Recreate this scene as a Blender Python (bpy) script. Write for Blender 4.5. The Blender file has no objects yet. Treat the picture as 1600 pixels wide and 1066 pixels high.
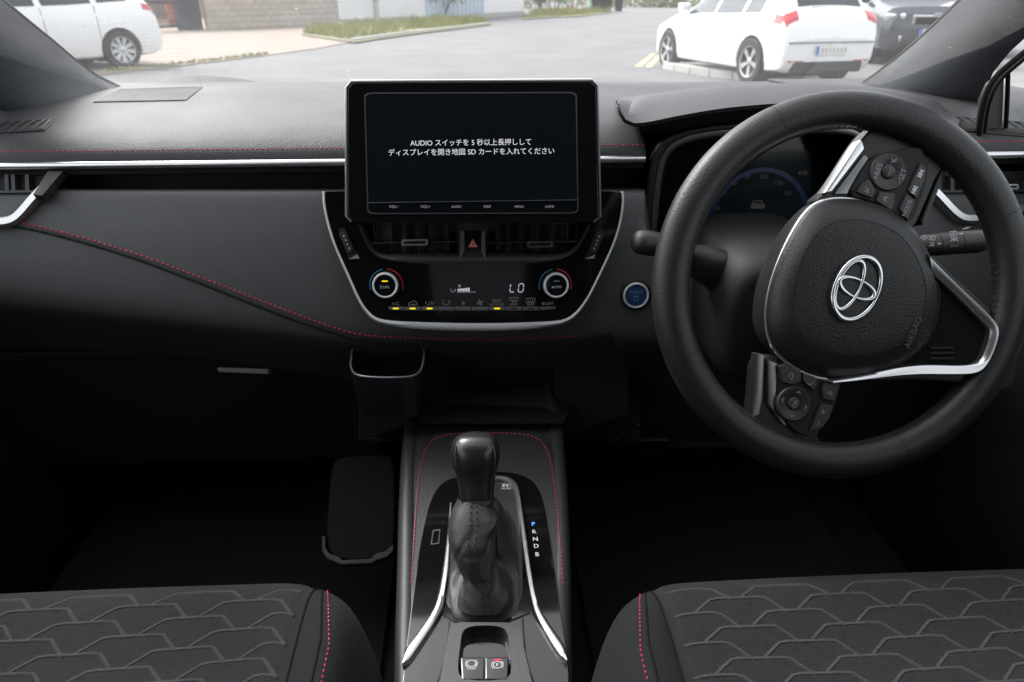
import bpy, bmesh, math, random
from mathutils import Vector, Matrix
random.seed(7)
R = math.radians
scene = bpy.context.scene
COL = scene.collection

# ------------------------------------------------------------------ camera
FPX, IW, IH = 1067.0, 1600.0, 1066.0
CAM = Vector((0, 0, 1.22))
PITCH, YAW = R(26.886), R(3.0145)
cd = bpy.data.cameras.new('camera'); cam = bpy.data.objects.new('camera', cd); COL.objects.link(cam)
cam.location = CAM; cam.rotation_euler = (math.pi/2 - PITCH, 0, -YAW)
cd.sensor_width = 36; cd.lens = 36*FPX/IW; cd.clip_start = .02; cd.clip_end = 2000
cd.dof.use_dof = True; cd.dof.focus_distance = .78; cd.dof.aperture_fstop = 8.0
scene.camera = cam

# ------------------------------------------------------------------ sky and sun (overcast day)
SUN_EL, SUN_AZ = R(48), R(-46)          # azimuth measured from +Y towards +X
w = bpy.data.worlds.new('World'); scene.world = w; w.use_nodes = True
nt = w.node_tree; nt.nodes.clear()
sky = nt.nodes.new('ShaderNodeTexSky'); sky.sky_type = 'NISHITA'; sky.sun_disc = False
sky.sun_elevation = SUN_EL; sky.sun_rotation = SUN_AZ; sky.dust_density = 4; sky.air_density = 1
hs = nt.nodes.new('ShaderNodeHueSaturation'); hs.inputs['Saturation'].default_value = .18
bg = nt.nodes.new('ShaderNodeBackground'); bg.inputs['Strength'].default_value = .15
wo = nt.nodes.new('ShaderNodeOutputWorld')
nt.links.new(sky.outputs[0], hs.inputs['Color']); nt.links.new(hs.outputs[0], bg.inputs[0]); nt.links.new(bg.outputs[0], wo.inputs[0])
sl = bpy.data.lights.new('sun', 'SUN'); sl.energy = 0.55; sl.angle = R(11); sl.color = (1, .97, .93)
so = bpy.data.objects.new('sun', sl); COL.objects.link(so)
sd = Vector((math.sin(SUN_AZ)*math.cos(SUN_EL), math.cos(SUN_AZ)*math.cos(SUN_EL), math.sin(SUN_EL)))
so.rotation_euler = sd.to_track_quat('Z', 'Y').to_euler(); so.location = (0, 0, 30)
vs = scene.view_settings
vs.view_transform = 'Standard'; vs.look = 'None'; vs.gamma = 1; vs.use_curve_mapping = False; vs.exposure = 2.0
scene.render.engine = 'CYCLES'
cy = scene.cycles
cy.use_denoising = True; cy.max_bounces = 6; cy.diffuse_bounces = 2; cy.glossy_bounces = 3
cy.transparent_max_bounces = 10; cy.caustics_reflective = False; cy.caustics_refractive = False; cy.sample_clamp_indirect = 6

# ------------------------------------------------------------------ pixel rays -> places in the car
_r = Vector((math.cos(YAW), -math.sin(YAW), 0))
_f = Vector((math.sin(YAW)*math.cos(PITCH), math.cos(YAW)*math.cos(PITCH), -math.sin(PITCH)))
_u = _r.cross(_f)
def ray(px, py): return _f + _r*((px-IW/2)/FPX) - _u*((py-IH/2)/FPX)
def P(px, py, Y):
    d = ray(px, py); return CAM + d*(Y/d.y)
def G(px, py, Z=0.0):
    d = ray(px, py); return CAM + d*((Z-CAM.z)/d.z)
def PX(px, py, X):
    d = ray(px, py); return CAM + d*(X/d.x)

class Fr:
    """a flat working plane in the car: origin, right, up and outward axes"""
    def __init__(s, o, ex, ey):
        s.o = Vector(o); s.ex = Vector(ex).normalized(); s.ey = Vector(ey).normalized(); s.ez = s.ex.cross(s.ey).normalized()
        s.ey = s.ez.cross(s.ex)
    def pt(s, u, v, w=0): return s.o + s.ex*u + s.ey*v + s.ez*w
    def uv(s, px, py, w=0):
        d = ray(px, py); o = s.o + s.ez*w
        t = (o-CAM).dot(s.ez)/d.dot(s.ez); q = CAM + d*t - o
        return (q.dot(s.ex), q.dot(s.ey))
    def uvs(s, pts, w=0): return [s.uv(x, y, w) for x, y in pts]
    def at(s, px, py, w=0):
        u, v = s.uv(px, py, w); return s.pt(u, v, w)
    def turned(s, a):
        return Fr(s.o, s.ex*math.cos(a)+s.ey*math.sin(a), s.ey*math.cos(a)-s.ex*math.sin(a))
    def moved(s, u, v, w=0): return Fr(s.pt(u, v, w), s.ex, s.ey)
def frame2(a, b):
    """plane facing the seats through a lower and an upper point"""
    return Fr(a, (1, 0, 0), Vector((0, b.y-a.y, b.z-a.z)))

# ------------------------------------------------------------------ scene objects
ORG = {}
def tag(o, label=None, cat=None, group=None, kind=None):
    if label: o['label'] = label
    if cat: o['category'] = cat
    if group: o['group'] = group
    if kind: o['kind'] = kind
    return o
def thing(name, loc, label, cat, group=None, local=False, rotz=0):
    o = bpy.data.objects.new(name, None); COL.objects.link(o); o.empty_display_size = .05
    o.location = loc; o.rotation_euler = (0, 0, rotz)
    ORG[o.name] = Vector((0, 0, 0)) if local else Vector(loc)
    return tag(o, label, cat, group)
def org_of(p):
    while p is not None and p.name not in ORG: p = p.parent
    return ORG[p.name] if p is not None else Vector((0, 0, 0))
def put(name, me, parent=None):
    o = bpy.data.objects.new(name, me); COL.objects.link(o)
    if parent is not None: o.parent = parent
    return o
def finish(bm, name, m, parent, smooth=35, bevel=0, seg=2, bang=30, local=False):
    bmesh.ops.remove_doubles(bm, verts=bm.verts, dist=1e-6)
    bmesh.ops.recalc_face_normals(bm, faces=bm.faces)
    if bevel:
        es = [e for e in bm.edges if len(e.link_faces) == 2 and e.calc_face_angle(0) > R(bang)]
        if es: bmesh.ops.bevel(bm, geom=es, offset=bevel, segments=seg, profile=.5, affect='EDGES', clamp_overlap=True)
    g = org_of(parent)
    if g.length and not local: bmesh.ops.translate(bm, verts=bm.verts, vec=-g)
    me = bpy.data.meshes.new(name); bm.to_mesh(me); bm.free()
    if smooth:
        me.shade_smooth(); me.set_sharp_from_angle(angle=R(smooth))
    if m: me.materials.append(m)
    o = put(name, me, parent)
    if bevel and smooth:
        wn = o.modifiers.new('even_normals', 'WEIGHTED_NORMAL'); wn.keep_sharp = True; wn.weight = 80
    return o
def raw(name, verts, faces, m, parent=None, **k):
    bm = bmesh.new(); vv = [bm.verts.new(v) for v in verts]
    for f in faces:
        try: bm.faces.new([vv[i] for i in f])
        except ValueError: pass
    return finish(bm, name, m, parent, **k)
def prism(name, fr, uv, w0, w1, m, parent=None, **k):
    n = len(uv)
    v = [fr.pt(a, b, w0) for a, b in uv] + [fr.pt(a, b, w1) for a, b in uv]
    f = [list(range(n))[::-1], list(range(n, 2*n))] + [[i, (i+1) % n, n+(i+1) % n, n+i] for i in range(n)]
    return raw(name, v, f, m, parent, **k)
def loft(name, rings, m, parent=None, closed=True, cap=(True, True), loop=False, **k):
    n = len(rings[0]); v = [p for r in rings for p in r]; f = []
    K = len(rings)
    for i in range(K if loop else K-1):
        j2 = (i+1) % K
        for j in range(n if closed else n-1):
            f.append([i*n+j, i*n+(j+1) % n, j2*n+(j+1) % n, j2*n+j])
    if not loop and closed:
        if cap[0]: f.append(list(range(n))[::-1])
        if cap[1]: f.append([(K-1)*n+j for j in range(n)])
    return raw(name, v, f, m, parent, **k)
def grid(name, rows, m, parent=None, thick=0, **k):
    o = loft(name, rows, m, parent, closed=False, **k)
    if thick:
        s = o.modifiers.new('thickness', 'SOLIDIFY'); s.thickness = thick; s.offset = 0
    return o
def box(name, c, s, m, parent=None, rot=None, **k):
    hx, hy, hz = s[0]/2, s[1]/2, s[2]/2; c = Vector(c)
    v = [Vector((x, y, z)) for z in (-hz, hz) for y in (-hy, hy) for x in (-hx, hx)]
    if rot is not None: v = [rot @ a for a in v]
    return raw(name, [a+c for a in v], [(0, 2, 3, 1), (4, 5, 7, 6), (0, 1, 5, 4), (2, 6, 7, 3), (0, 4, 6, 2), (1, 3, 7, 5)], m, parent, **k)
def fbox(name, fr, u0, v0, u1, v1, w0, w1, m, parent=None, **k):
    return prism(name, fr, [(u0, v0), (u1, v0), (u1, v1), (u0, v1)], w0, w1, m, parent, **k)
def sweep_rings(path, prof, ups, closed=False):
    n = len(path); out = []
    for i, p in enumerate(path):
        a = path[(i-1) % n] if (closed or i) else path[0]; b = path[(i+1) % n] if (closed or i < n-1) else path[-1]
        t = (b-a).normalized(); up = ups[i] if isinstance(ups, list) else ups
        s = t.cross(up).normalized(); q = s.cross(t)
        pr = prof(i/(max(1, n-1))) if callable(prof) else prof
        out.append([p + s*x + q*y for x, y in pr])
    return out
def sweep(name, path, prof, up, m, parent=None, closed=False, **k):
    return loft(name, sweep_rings(path, prof, up, closed), m, parent, loop=closed, **k)
def circ(r, n=8, ry=None): return [(r*math.cos(2*math.pi*i/n), (ry or r)*math.sin(2*math.pi*i/n)) for i in range(n)]
def tube(name, path, r, m, parent=None, n=8, up=Vector((.1, .2, 1)), **k): return sweep(name, path, circ(r, n), up, m, parent, **k)
def band(wd, h): return [(-wd/2, 0), (wd/2, 0), (wd/2*.8, h), (-wd/2*.8, h)]
def chaikin(p, it=2, closed=True):
    for _ in range(it):
        q = []; n = len(p)
        for i in range(n if closed else n-1):
            a, b = p[i], p[(i+1) % n]
            q += [tuple(a[k]*.75+b[k]*.25 for k in range(len(a))), tuple(a[k]*.25+b[k]*.75 for k in range(len(a)))]
        p = q if closed else [p[0]]+q+[p[-1]]
    return p
def resample(p, n, closed=False):
    p = [Vector(q) for q in p]
    if closed: p = p+[p[0]]
    L = [0]
    for a, b in zip(p, p[1:]): L.append(L[-1]+(b-a).length)
    out = []; j = 0
    for i in range(n):
        s = L[-1]*i/(n if closed else n-1)
        while j < len(L)-2 and L[j+1] < s: j += 1
        t = (s-L[j])/max(1e-9, L[j+1]-L[j]); out.append(p[j].lerp(p[j+1], min(1, max(0, t))))
    return out
def curve2(p, n, closed=False):
    """smooth the pixel or plane polyline, then space n points evenly"""
    return [tuple(v) for v in resample(chaikin([tuple(map(float, q)) for q in p], 3, closed), n, closed)]
def rrect(cx, cy, w_, h_, r, n=5):
    o = []
    for sx, sy, a in ((1, 1, 0), (-1, 1, 90), (-1, -1, 180), (1, -1, 270)):
        for i in range(n+1):
            t = R(a+90*i/n); o.append((cx+sx*(w_/2-r)+r*math.cos(t), cy+sy*(h_/2-r)+r*math.sin(t)))
    return o
def disc(cx, cy, r, n=32, ry=None): return [(cx+a, cy+b) for a, b in circ(r, n, ry)]
def ring(name, fr, outer, inner, w0, w1, m, parent=None, **k):
    """flat frame: outer and inner loops with the same number of points"""
    n = len(outer)
    A = [fr.pt(a, b, w0) for a, b in outer]; B = [fr.pt(a, b, w1) for a, b in outer]
    C = [fr.pt(a, b, w1) for a, b in inner]; D = [fr.pt(a, b, w0) for a, b in inner]
    return loft(name, [A, B, C, D], m, parent, loop=True, **k)
def lathe(name, fr, prof, m, parent=None, n=32, cx=0, cy=0, **k):
    rings = [[fr.pt(cx+r*math.cos(2*math.pi*i/n), cy+r*math.sin(2*math.pi*i/n), w_) for i in range(n)] for r, w_ in prof]
    return loft(name, rings, m, parent, **k)
_tc = bpy.data.curves.new('lettering_source', 'FONT'); _to = bpy.data.objects.new('lettering_source', _tc); COL.objects.link(_to)
def text(name, s, fr, u, v, m, parent, width=None, size=None, w_=.0006, rot=0, thick=.0003, bold=0, space=1):
    """raised lettering centred at u, v on the frame"""
    _tc.body = s; _tc.size = 1; _tc.align_x = 'CENTER'; _tc.offset = bold; _tc.space_character = space; _tc.resolution_u = 4
    _to.update_tag(); bpy.context.view_layer.update()
    me = bpy.data.meshes.new_from_object(_to.evaluated_get(bpy.context.evaluated_depsgraph_get()))
    xs = [q.co.x for q in me.vertices]; ys = [q.co.y for q in me.vertices]
    sc = width/(max(xs)-min(xs)) if width else size
    cx, cy = (max(xs)+min(xs))/2, (max(ys)+min(ys))/2; g = org_of(parent); ca, sa = math.cos(rot), math.sin(rot)
    for q in me.vertices:
        a, b = (q.co.x-cx)*sc, (q.co.y-cy)*sc
        q.co = fr.pt(u+a*ca-b*sa, v+a*sa+b*ca, w_) - g
    me.materials.clear(); me.materials.append(m); me.name = name
    return put(name, me, parent)
def textpx(name, s, fr, x0, yc, x1, m, parent, w_=.0008, **k):
    a = fr.uv(x0, yc, w_); b = fr.uv(x1, yc, w_)
    return text(name, s, fr, (a[0]+b[0])/2, (a[1]+b[1])/2, m, parent, width=abs(b[0]-a[0]), w_=w_, **k)
def stitches(name, pts, nrm, m, parent, length=.0036, gap=.0018, r=.0006, lift=.0006):
    """a seam of single thread stitches"""
    pts = [Vector(p) for p in pts]; L = sum((b-a).length for a, b in zip(pts, pts[1:])); n = max(2, int(L/(length+gap)))
    q = resample(pts, 2*n); v = []; f = []
    for i in range(n):
        a, b = q[2*i], q[2*i+1]; b = a+(b-a).normalized()*length
        nn = nrm[min(len(nrm)-1, int(len(nrm)*i/n))] if isinstance(nrm, list) else nrm
        s = (b-a).cross(nn).normalized()*r; up = nn*r*1.6; k = len(v)
        a = a+nn*lift; b = b+nn*lift; c = (a+b)/2+up
        v += [a, b, (a+b)/2+s+up*.3, (a+b)/2-s+up*.3, c, a*.7+b*.3+s, a*.7+b*.3-s, a*.3+b*.7+s, a*.3+b*.7-s]
        f += [(k, k+5, k+4), (k+5, k+7, k+4), (k+7, k+1, k+4), (k+1, k+8, k+4), (k+8, k+6, k+4), (k+6, k, k+4)]
    o = raw(name, v, f, m, parent); o['kind'] = 'stuff'; return o
def copy_tree(o, parent=None):
    c = o.copy(); COL.objects.link(c); c.parent = parent
    for ch in list(o.children): copy_tree(ch, c)
    return c

# ------------------------------------------------------------------ materials
MATS = {}
def mat(name, col, rough=.5, metal=0, bump=None, vary=0, vscale=6, coat=0, spec=.5, emit=None, estr=0, sheen=0, voro=False, rvary=0, dist=.001):
    m = bpy.data.materials.new(name); m.use_nodes = True; N = m.node_tree.nodes; L = m.node_tree.links
    b = N['Principled BSDF']; b.inputs['Base Color'].default_value = (*col, 1); b.inputs['Roughness'].default_value = rough
    b.inputs['Metallic'].default_value = metal; b.inputs['Specular IOR Level'].default_value = spec
    b.inputs['Coat Weight'].default_value = coat; b.inputs['Sheen Weight'].default_value = sheen
    tc = N.new('ShaderNodeTexCoord')
    if emit: b.inputs['Emission Color'].default_value = (*emit, 1); b.inputs['Emission Strength'].default_value = estr
    if vary or rvary:
        n = N.new('ShaderNodeTexNoise'); n.inputs['Scale'].default_value = vscale; n.inputs['Detail'].default_value = 6; L.new(tc.outputs['Object'], n.inputs['Vector'])
    if vary:
        x = N.new('ShaderNodeMix'); x.data_type = 'RGBA'
        x.inputs[6].default_value = (*[c*(1-vary) for c in col], 1); x.inputs[7].default_value = (*[min(1, c*(1+vary)) for c in col], 1)
        L.new(n.outputs['Fac'], x.inputs[0]); L.new(x.outputs[2], b.inputs['Base Color'])
    if rvary:
        q = N.new('ShaderNodeMapRange'); q.inputs[3].default_value = max(0, rough-rvary); q.inputs[4].default_value = rough+rvary
        q.inputs[1].default_value = .3; q.inputs[2].default_value = .7
        L.new(n.outputs['Fac'], q.inputs[0]); L.new(q.outputs[0], b.inputs['Roughness'])
    if bump:
        if voro:
            t = N.new('ShaderNodeTexVoronoi'); t.feature = 'SMOOTH_F1'; t.inputs['Smoothness'].default_value = .3; out = t.outputs['Distance']
        else:
            t = N.new('ShaderNodeTexNoise'); t.inputs['Detail'].default_value = 3; out = t.outputs['Fac']
        t.inputs['Scale'].default_value = bump[0]; L.new(tc.outputs['Object'], t.inputs['Vector'])
        bp = N.new('ShaderNodeBump'); bp.inputs['Strength'].default_value = bump[1]; bp.inputs['Distance'].default_value = dist
        L.new(out, bp.inputs['Height']); L.new(bp.outputs[0], b.inputs['Normal'])
    MATS[name] = m; return m
pad = mat('soft_touch_vinyl', (.049, .050, .052), .50, bump=(560, .32), voro=True, rvary=.06, vscale=5)
padtop = mat('dash_top_vinyl', (.031, .031, .0335), .52, spec=.27, bump=(700, .35), voro=True, rvary=.05, vscale=7, vary=.08)
hard = mat('dark_moulded_plastic', (.013, .013, .0135), .46, bump=(900, .25), rvary=.06)
hardgrey = mat('charcoal_trim_plastic', (.024, .025, .027), .48, bump=(900, .3))
black = mat('deep_black_plastic', (.008, .008, .008), .6, spec=.3)
felt_black = mat('felt_black', (.007, .007, .007), .95, spec=.08)
shroud_black = mat('shroud_black', (.010, .010, .010), .62, spec=.25, bump=(900, .25))
piano = mat('piano_black_lacquer', (.005, .0045, .005), .07, rvary=.03, vscale=30)
glossy_screen = mat('display_glass', (.004, .005, .006), .10)
screen_lit = mat('display_panel', (.003, .004, .005), .12, spec=.35, emit=(.25, .45, .60), estr=.0012)
silver = mat('satin_silver', (.62, .62, .62), .30, metal=1, bump=(1500, .08))
darksilver = mat('dark_satin_metal', (.22, .22, .22), .38, metal=1)
bright_satin = mat('bright_satin', (.70, .70, .70), .32, metal=.22)
chrome = mat('bright_chrome', (.66, .66, .67), .12, metal=1)
leather = mat('wheel_leather', (.012, .012, .0125), .40, spec=.36, bump=(650, .22), voro=True, rvary=.06, vscale=14)
leather_grain = mat('airbag_grain', (.010, .010, .0105), .50, spec=.36, bump=(560, .45), voro=True)
boot_leather = mat('gaiter_leather', (.026, .026, .026), .52, bump=(700, .2), voro=True, rvary=.06, vscale=30)
pillar_cloth = mat('pillar_grain', (.032, .036, .041), .62, bump=(650, .5), voro=True)
headliner_m = mat('headliner_cloth', (.02, .02, .021), .95, spec=.1)
carpet = mat('floor_carpet', (.010, .010, .010), .95, bump=(250, .8), vary=.4, vscale=120)
red_thread = mat('red_thread', (.52, .025, .07), .55)
black_thread = mat('black_thread', (.012, .012, .012), .6)
white_print = mat('white_print', (.55, .55, .56), .5)
dim_print = mat('grey_print', (.20, .20, .21), .5)
lit_white = mat('lit_white', (.3, .3, .3), .4, emit=(.85, .82, .92), estr=.17)
lit_dim = mat('lit_dim_lilac', (.2, .2, .2), .4, emit=(.70, .62, .72), estr=.05)
lit_yellow = mat('lit_yellow', (.4, .3, .0), .4, emit=(1, .72, .0), estr=.30)
lit_blue = mat('lit_blue', (.0, .05, .3), .4, emit=(.10, .25, 1.0), estr=.5)
lit_red = mat('lit_red', (.4, .0, .02), .4, emit=(1, .03, .10), estr=.22)
gauge_blue = mat('gauge_blue', (.0, .005, .03), .3, emit=(.02, .06, .60), estr=.005)
gauge_grey = mat('gauge_digits', (.05, .05, .05), .3, emit=(.45, .47, .5), estr=.004)
red_print = mat('red_print', (.55, .02, .03), .45)
blue_print = mat('blue_print', (.03, .20, .34), .45)

def weave(name, col, lo=.75, hi=1.25, scale=420):
    m = mat(name, col, .9, sheen=.02, spec=.12); N = m.node_tree.nodes; L = m.node_tree.links; b = N['Principled BSDF']
    tc = [n for n in N if n.type == 'TEX_COORD'][0]
    wv = []
    for axis in ('X', 'Y'):
        t = N.new('ShaderNodeTexWave'); t.bands_direction = axis; t.inputs['Scale'].default_value = scale/6.28*2; t.inputs['Distortion'].default_value = 1.2
        t.inputs['Detail'].default_value = 2; t.inputs['Detail Scale'].default_value = 3
        L.new(tc.outputs['Object'], t.inputs['Vector']); wv.append(t)
    mu = N.new('ShaderNodeMath'); mu.operation = 'MULTIPLY'; L.new(wv[0].outputs['Fac'], mu.inputs[0]); L.new(wv[1].outputs['Fac'], mu.inputs[1])
    n = N.new('ShaderNodeTexNoise'); n.inputs['Scale'].default_value = 160; n.inputs['Detail'].default_value = 4; L.new(tc.outputs['Object'], n.inputs['Vector'])
    ad = N.new('ShaderNodeMath'); ad.operation = 'ADD'; L.new(mu.outputs[0], ad.inputs[0]); L.new(n.outputs['Fac'], ad.inputs[1])
    x = N.new('ShaderNodeMix'); x.data_type = 'RGBA'; x.inputs[6].default_value = (*[c*lo for c in col], 1); x.inputs[7].default_value = (*[c*hi for c in col], 1)
    L.new(ad.outputs[0], x.inputs[0]); L.new(x.outputs[2], b.inputs['Base Color'])
    bp = N.new('ShaderNodeBump'); bp.inputs['Strength'].default_value = .5; bp.inputs['Distance'].default_value = .0006
    L.new(ad.outputs[0], bp.inputs['Height']); L.new(bp.outputs[0], b.inputs['Normal'])
    return m
seat_cloth = weave('seat_cloth', (.0135, .0138, .0148), .62, 1.38)
bolster_cloth = weave('bolster_cloth', (.0105, .011, .0122), .85, 1.15, 500)
welt_cloth = weave('seat_welt_cloth', (.033, .033, .035), .85, 1.15)

def glass_mat(name, dust=.05, tint=(.97, .98, .98)):
    m = bpy.data.materials.new(name); m.use_nodes = True; N = m.node_tree.nodes; L = m.node_tree.links; N.clear()
    out = N.new('ShaderNodeOutputMaterial'); tr = N.new('ShaderNodeBsdfTransparent'); tr.inputs[0].default_value = (*tint, 1)
    gl = N.new('ShaderNodeBsdfGlossy'); gl.inputs['Roughness'].default_value = .01
    lw = N.new('ShaderNodeLayerWeight'); lw.inputs['Blend'].default_value = .5
    p5 = N.new('ShaderNodeMath'); p5.operation = 'POWER'; p5.inputs[1].default_value = 5; L.new(lw.outputs['Facing'], p5.inputs[0])
    fr = N.new('ShaderNodeMath'); fr.operation = 'MULTIPLY_ADD'; fr.inputs[1].default_value = .92; fr.inputs[2].default_value = .06; L.new(p5.outputs[0], fr.inputs[0])
    mx = N.new('ShaderNodeMixShader'); L.new(fr.outputs[0], mx.inputs[0]); L.new(tr.outputs[0], mx.inputs[1]); L.new(gl.outputs[0], mx.inputs[2])
    df = N.new('ShaderNodeBsdfTranslucent'); df.inputs[0].default_value = (.9, .9, .9, 1)
    tc = N.new('ShaderNodeTexCoord'); n = N.new('ShaderNodeTexNoise'); n.inputs['Scale'].default_value = 9; n.inputs['Detail'].default_value = 8
    L.new(tc.outputs['Object'], n.inputs['Vector'])
    mr = N.new('ShaderNodeMapRange'); mr.inputs[1].default_value = .3; mr.inputs[2].default_value = .7; mr.inputs[3].default_value = dust*.7; mr.inputs[4].default_value = dust*1.3
    L.new(n.outputs['Fac'], mr.inputs[0])
    m2 = N.new('ShaderNodeMixShader'); L.new(mr.outputs[0], m2.inputs[0]); L.new(mx.outputs[0], m2.inputs[1]); L.new(df.outputs[0], m2.inputs[2])
    if dust > .02:
        vo_ = N.new('ShaderNodeTexVoronoi'); vo_.inputs['Scale'].default_value = 38; L.new(tc.outputs['Object'], vo_.inputs['Vector'])
        sz = N.new('ShaderNodeMath'); sz.operation = 'MULTIPLY'; sz.inputs[1].default_value = .055; L.new(vo_.outputs['Color'], sz.inputs[0])
        lt = N.new('ShaderNodeMath'); lt.operation = 'LESS_THAN'; L.new(vo_.outputs['Distance'], lt.inputs[0]); L.new(sz.outputs[0], lt.inputs[1])
        mm = N.new('ShaderNodeMath'); mm.operation = 'MULTIPLY_ADD'; mm.inputs[1].default_value = .35; L.new(lt.outputs[0], mm.inputs[0]); L.new(mr.outputs[0], mm.inputs[2]); L.new(mm.outputs[0], m2.inputs[0])
    L.new(m2.outputs[0], out.inputs['Surface']); return m
ws_glass = glass_mat('dusty_windscreen_glass', .024)
side_glass = glass_mat('door_glass', .01, (.9, .93, .92))
privacy_glass = glass_mat('privacy_glass', .004, (.10, .11, .11))

# ================================================================== CABIN SHELL
FLOOR = .36
o = box('cabin_floor', (0, .0, FLOOR-.02), (1.64, 3.2, .04), carpet); tag(o, kind='structure')
o = box('firewall', (0, 1.22, .68), (1.64, .03, .68), black); tag(o, kind='structure')
o = box('rear_bulkhead', (0, -1.62, .72), (1.6, .04, .74), black); tag(o, kind='structure')
# roof: gently arched headliner from the windscreen header to the tailgate
rows = []
for i in range(9):
    y = .34 - i*.243
    rows.append([Vector((x, y, 1.395 + .155*math.sin(min(1, i/4)*1.45) - .10*(abs(x)/.6)**3)) for x in [-.58+.1*j for j in range(12)] + [.6]])
o = grid('headliner', rows, headliner_m, thick=.03); tag(o, kind='structure')
o = thing('tailgate', (0, -1.62, 1.09), 'unseen dark tailgate with privacy glass, added to cut light from behind', 'tailgate'); tg = o  # out of view, added to keep rear light out of the gloss panels
box('tailgate_blocker', (0, -1.66, 1.17), (1.44, .05, .20), black, tg)
raw('tailgate_glass', [Vector((-.66, -1.66, 1.26)), Vector((.66, -1.66, 1.26)), Vector((.60, -1.60, 1.54)), Vector((-.60, -1.60, 1.54))], [(0, 1, 2, 3)], privacy_glass, tg, smooth=0)
# windscreen
WS0, WSS = Vector((0, 1.27, 1.070)), .345      # base point and rise per metre
def wsz(y): return WS0.z + (WS0.y-y)*WSS
rows = []
for i in range(9):
    t = i/8; y = 1.30 - t*.98
    hw = .72 - .18*t
    rows.append([Vector((hw*k/8, y - .09*(k/8)**2*(1-.4*t), wsz(y))) for k in range(-8, 9)])
wsr = rows
o = grid('windscreen', rows, ws_glass, thick=0); tag(o, 'dusty laminated windscreen glass sloping over the dashboard', 'windscreen')

# A-pillars: trim lofted from the glass edge round to the door edge
def pillar(name, edge, outer, label, side, yb):
    root = thing(name, P(*edge[-1], yb), label, 'pillar')
    n = 14
    A2 = curve2(edge, n); B2 = curve2(outer, n)
    rings = []; glassline = []
    for i in range(n):
        t = i/(n-1)                                     # 0 top .. 1 base
        ya = .72 + (yb-.72)*t
        a = P(*A2[i], ya); b = P(*B2[i], ya-.10-.10*t)
        out = Vector((side, 0, 0))
        c = [a + Vector((side*.012, .012, -.004)), a]
        for k in range(1, 8):
            s = k/8; q = a.lerp(b, s); q.y -= .028*math.sin(s*math.pi)**.8 + .0*s; q.x -= side*.018*math.sin(s*math.pi)
            c.append(q)
        c += [b, b + Vector((side*.015, .04, 0)), a.lerp(b, .6)+Vector((side*.05, .09, 0))]
        rings.append(c); glassline.append(a+Vector((side*.004, .006, .0)))
    loft('trim_cover', rings, pillar_cloth, root, smooth=60)
    sweep('glass_seal', glassline, circ(.0042, 6), Vector((0, -1, .3)), black, root)
    return root
pl = pillar('windscreen_pillar', [(-260, -235), (-120, -110), (0, 0), (95, 75), (140, 116), (193, 141)], [(-420, -200), (-300, -60), (-180, 50), (-120, 120), (-60, 170), (60, 176)],
       'left grey grained windscreen pillar above the speaker grille', -1, 1.20)
pr = pillar('windscreen_pillar', [(1720, -210), (1610, -100), (1502, 0), (1440, 60), (1390, 102), (1335, 141)], [(1900, -180), (1760, -60), (1650, 20), (1585, 72), (1545, 118), (1526, 192)],
       'right grey grained windscreen pillar beside the steering wheel', 1, 1.20)

# doors: inner panels, belt line, window surround and glass
def door(sgn, label):
    root = thing('front_door', (sgn*.74, .2, .4), label, 'door')
    X = sgn*.735
    prof = [(.33, .02), (.62, .01), (.74, .045), (.80, .05), (.86, .02), (1.00, .0), (1.035, -.01)]
    rows = [[Vector((X - sgn*d, y, z)) for z, d in prof] for y in [1.24-.2*k for k in range(14)]]
    grid('door_card', rows, hard, root, thick=.02, smooth=60)
    box('armrest', (X-sgn*.055, -.05, .80), (.09, .62, .05), pad, root, bevel=.012)
    sweep('trim_line', [Vector((X-sgn*.034, 1.0-.1*k, .845-.012*k*.1)) for k in range(18)], band(.006, .003), Vector((-sgn, 0, .2)), darksilver, root)
    box('window_seal', (X-sgn*.0, -.0, 1.045), (.03, 2.0, .018), black, root)
    box('window_frame', (X-sgn*.05, -.62, 1.27), (.10, .11, .46), hardgrey, root, rot=Matrix.Rotation(sgn*.24, 3, 'Y'), bevel=.01)
    raw('window_pane', [Vector((X, .98, 1.05)), Vector((X, -.6, 1.05)), Vector((X-sgn*.13, -.55, 1.47)), Vector((X-sgn*.13, .25, 1.47))], [(0, 1, 2, 3)], side_glass, root, smooth=0)
    return root
door(-1, 'dark left front door card beyond the passenger seat'); door(1, 'dark right front door card beyond the steering wheel')
# the small black sail of the driver's door that shows past the pillar
root = thing('mirror_sail', P(1550, 190, .86), 'black triangular mirror sail between the right pillar and side window', 'window trim')
sf = Fr(P(1548, 160, .86), (1, .25, 0), (0, 0, 1))
prism('sail_panel', sf, sf.uvs([(1534, 222), (1540, 158), (1552, 132), (1575, 113), (1570, 222)]), -.012, -.004, mat('sail_grey', (.022, .023, .021), .6), root, bevel=.002)
sweep('window_channel', [sf.at(x, y, -.003) for x, y in ((1573, 112), (1572, 150), (1570, 190), (1568, 222))], band(.0035, .004), sf.ez, felt_black, root)
for off, w_, m_ in ((0, .0065, felt_black), (5, .0022, hardgrey), (9, .004, felt_black)):
    sweep('door_frame', [sf.at(x+off*.9, y+off*.55, .0) for x, y in curve2([(1660, 36), (1620, 66), (1580, 98), (1552, 122), (1538, 152), (1531, 190), (1528, 222)], 26)], circ(w_*.5, 8), sf.ez, m_, root)

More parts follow.
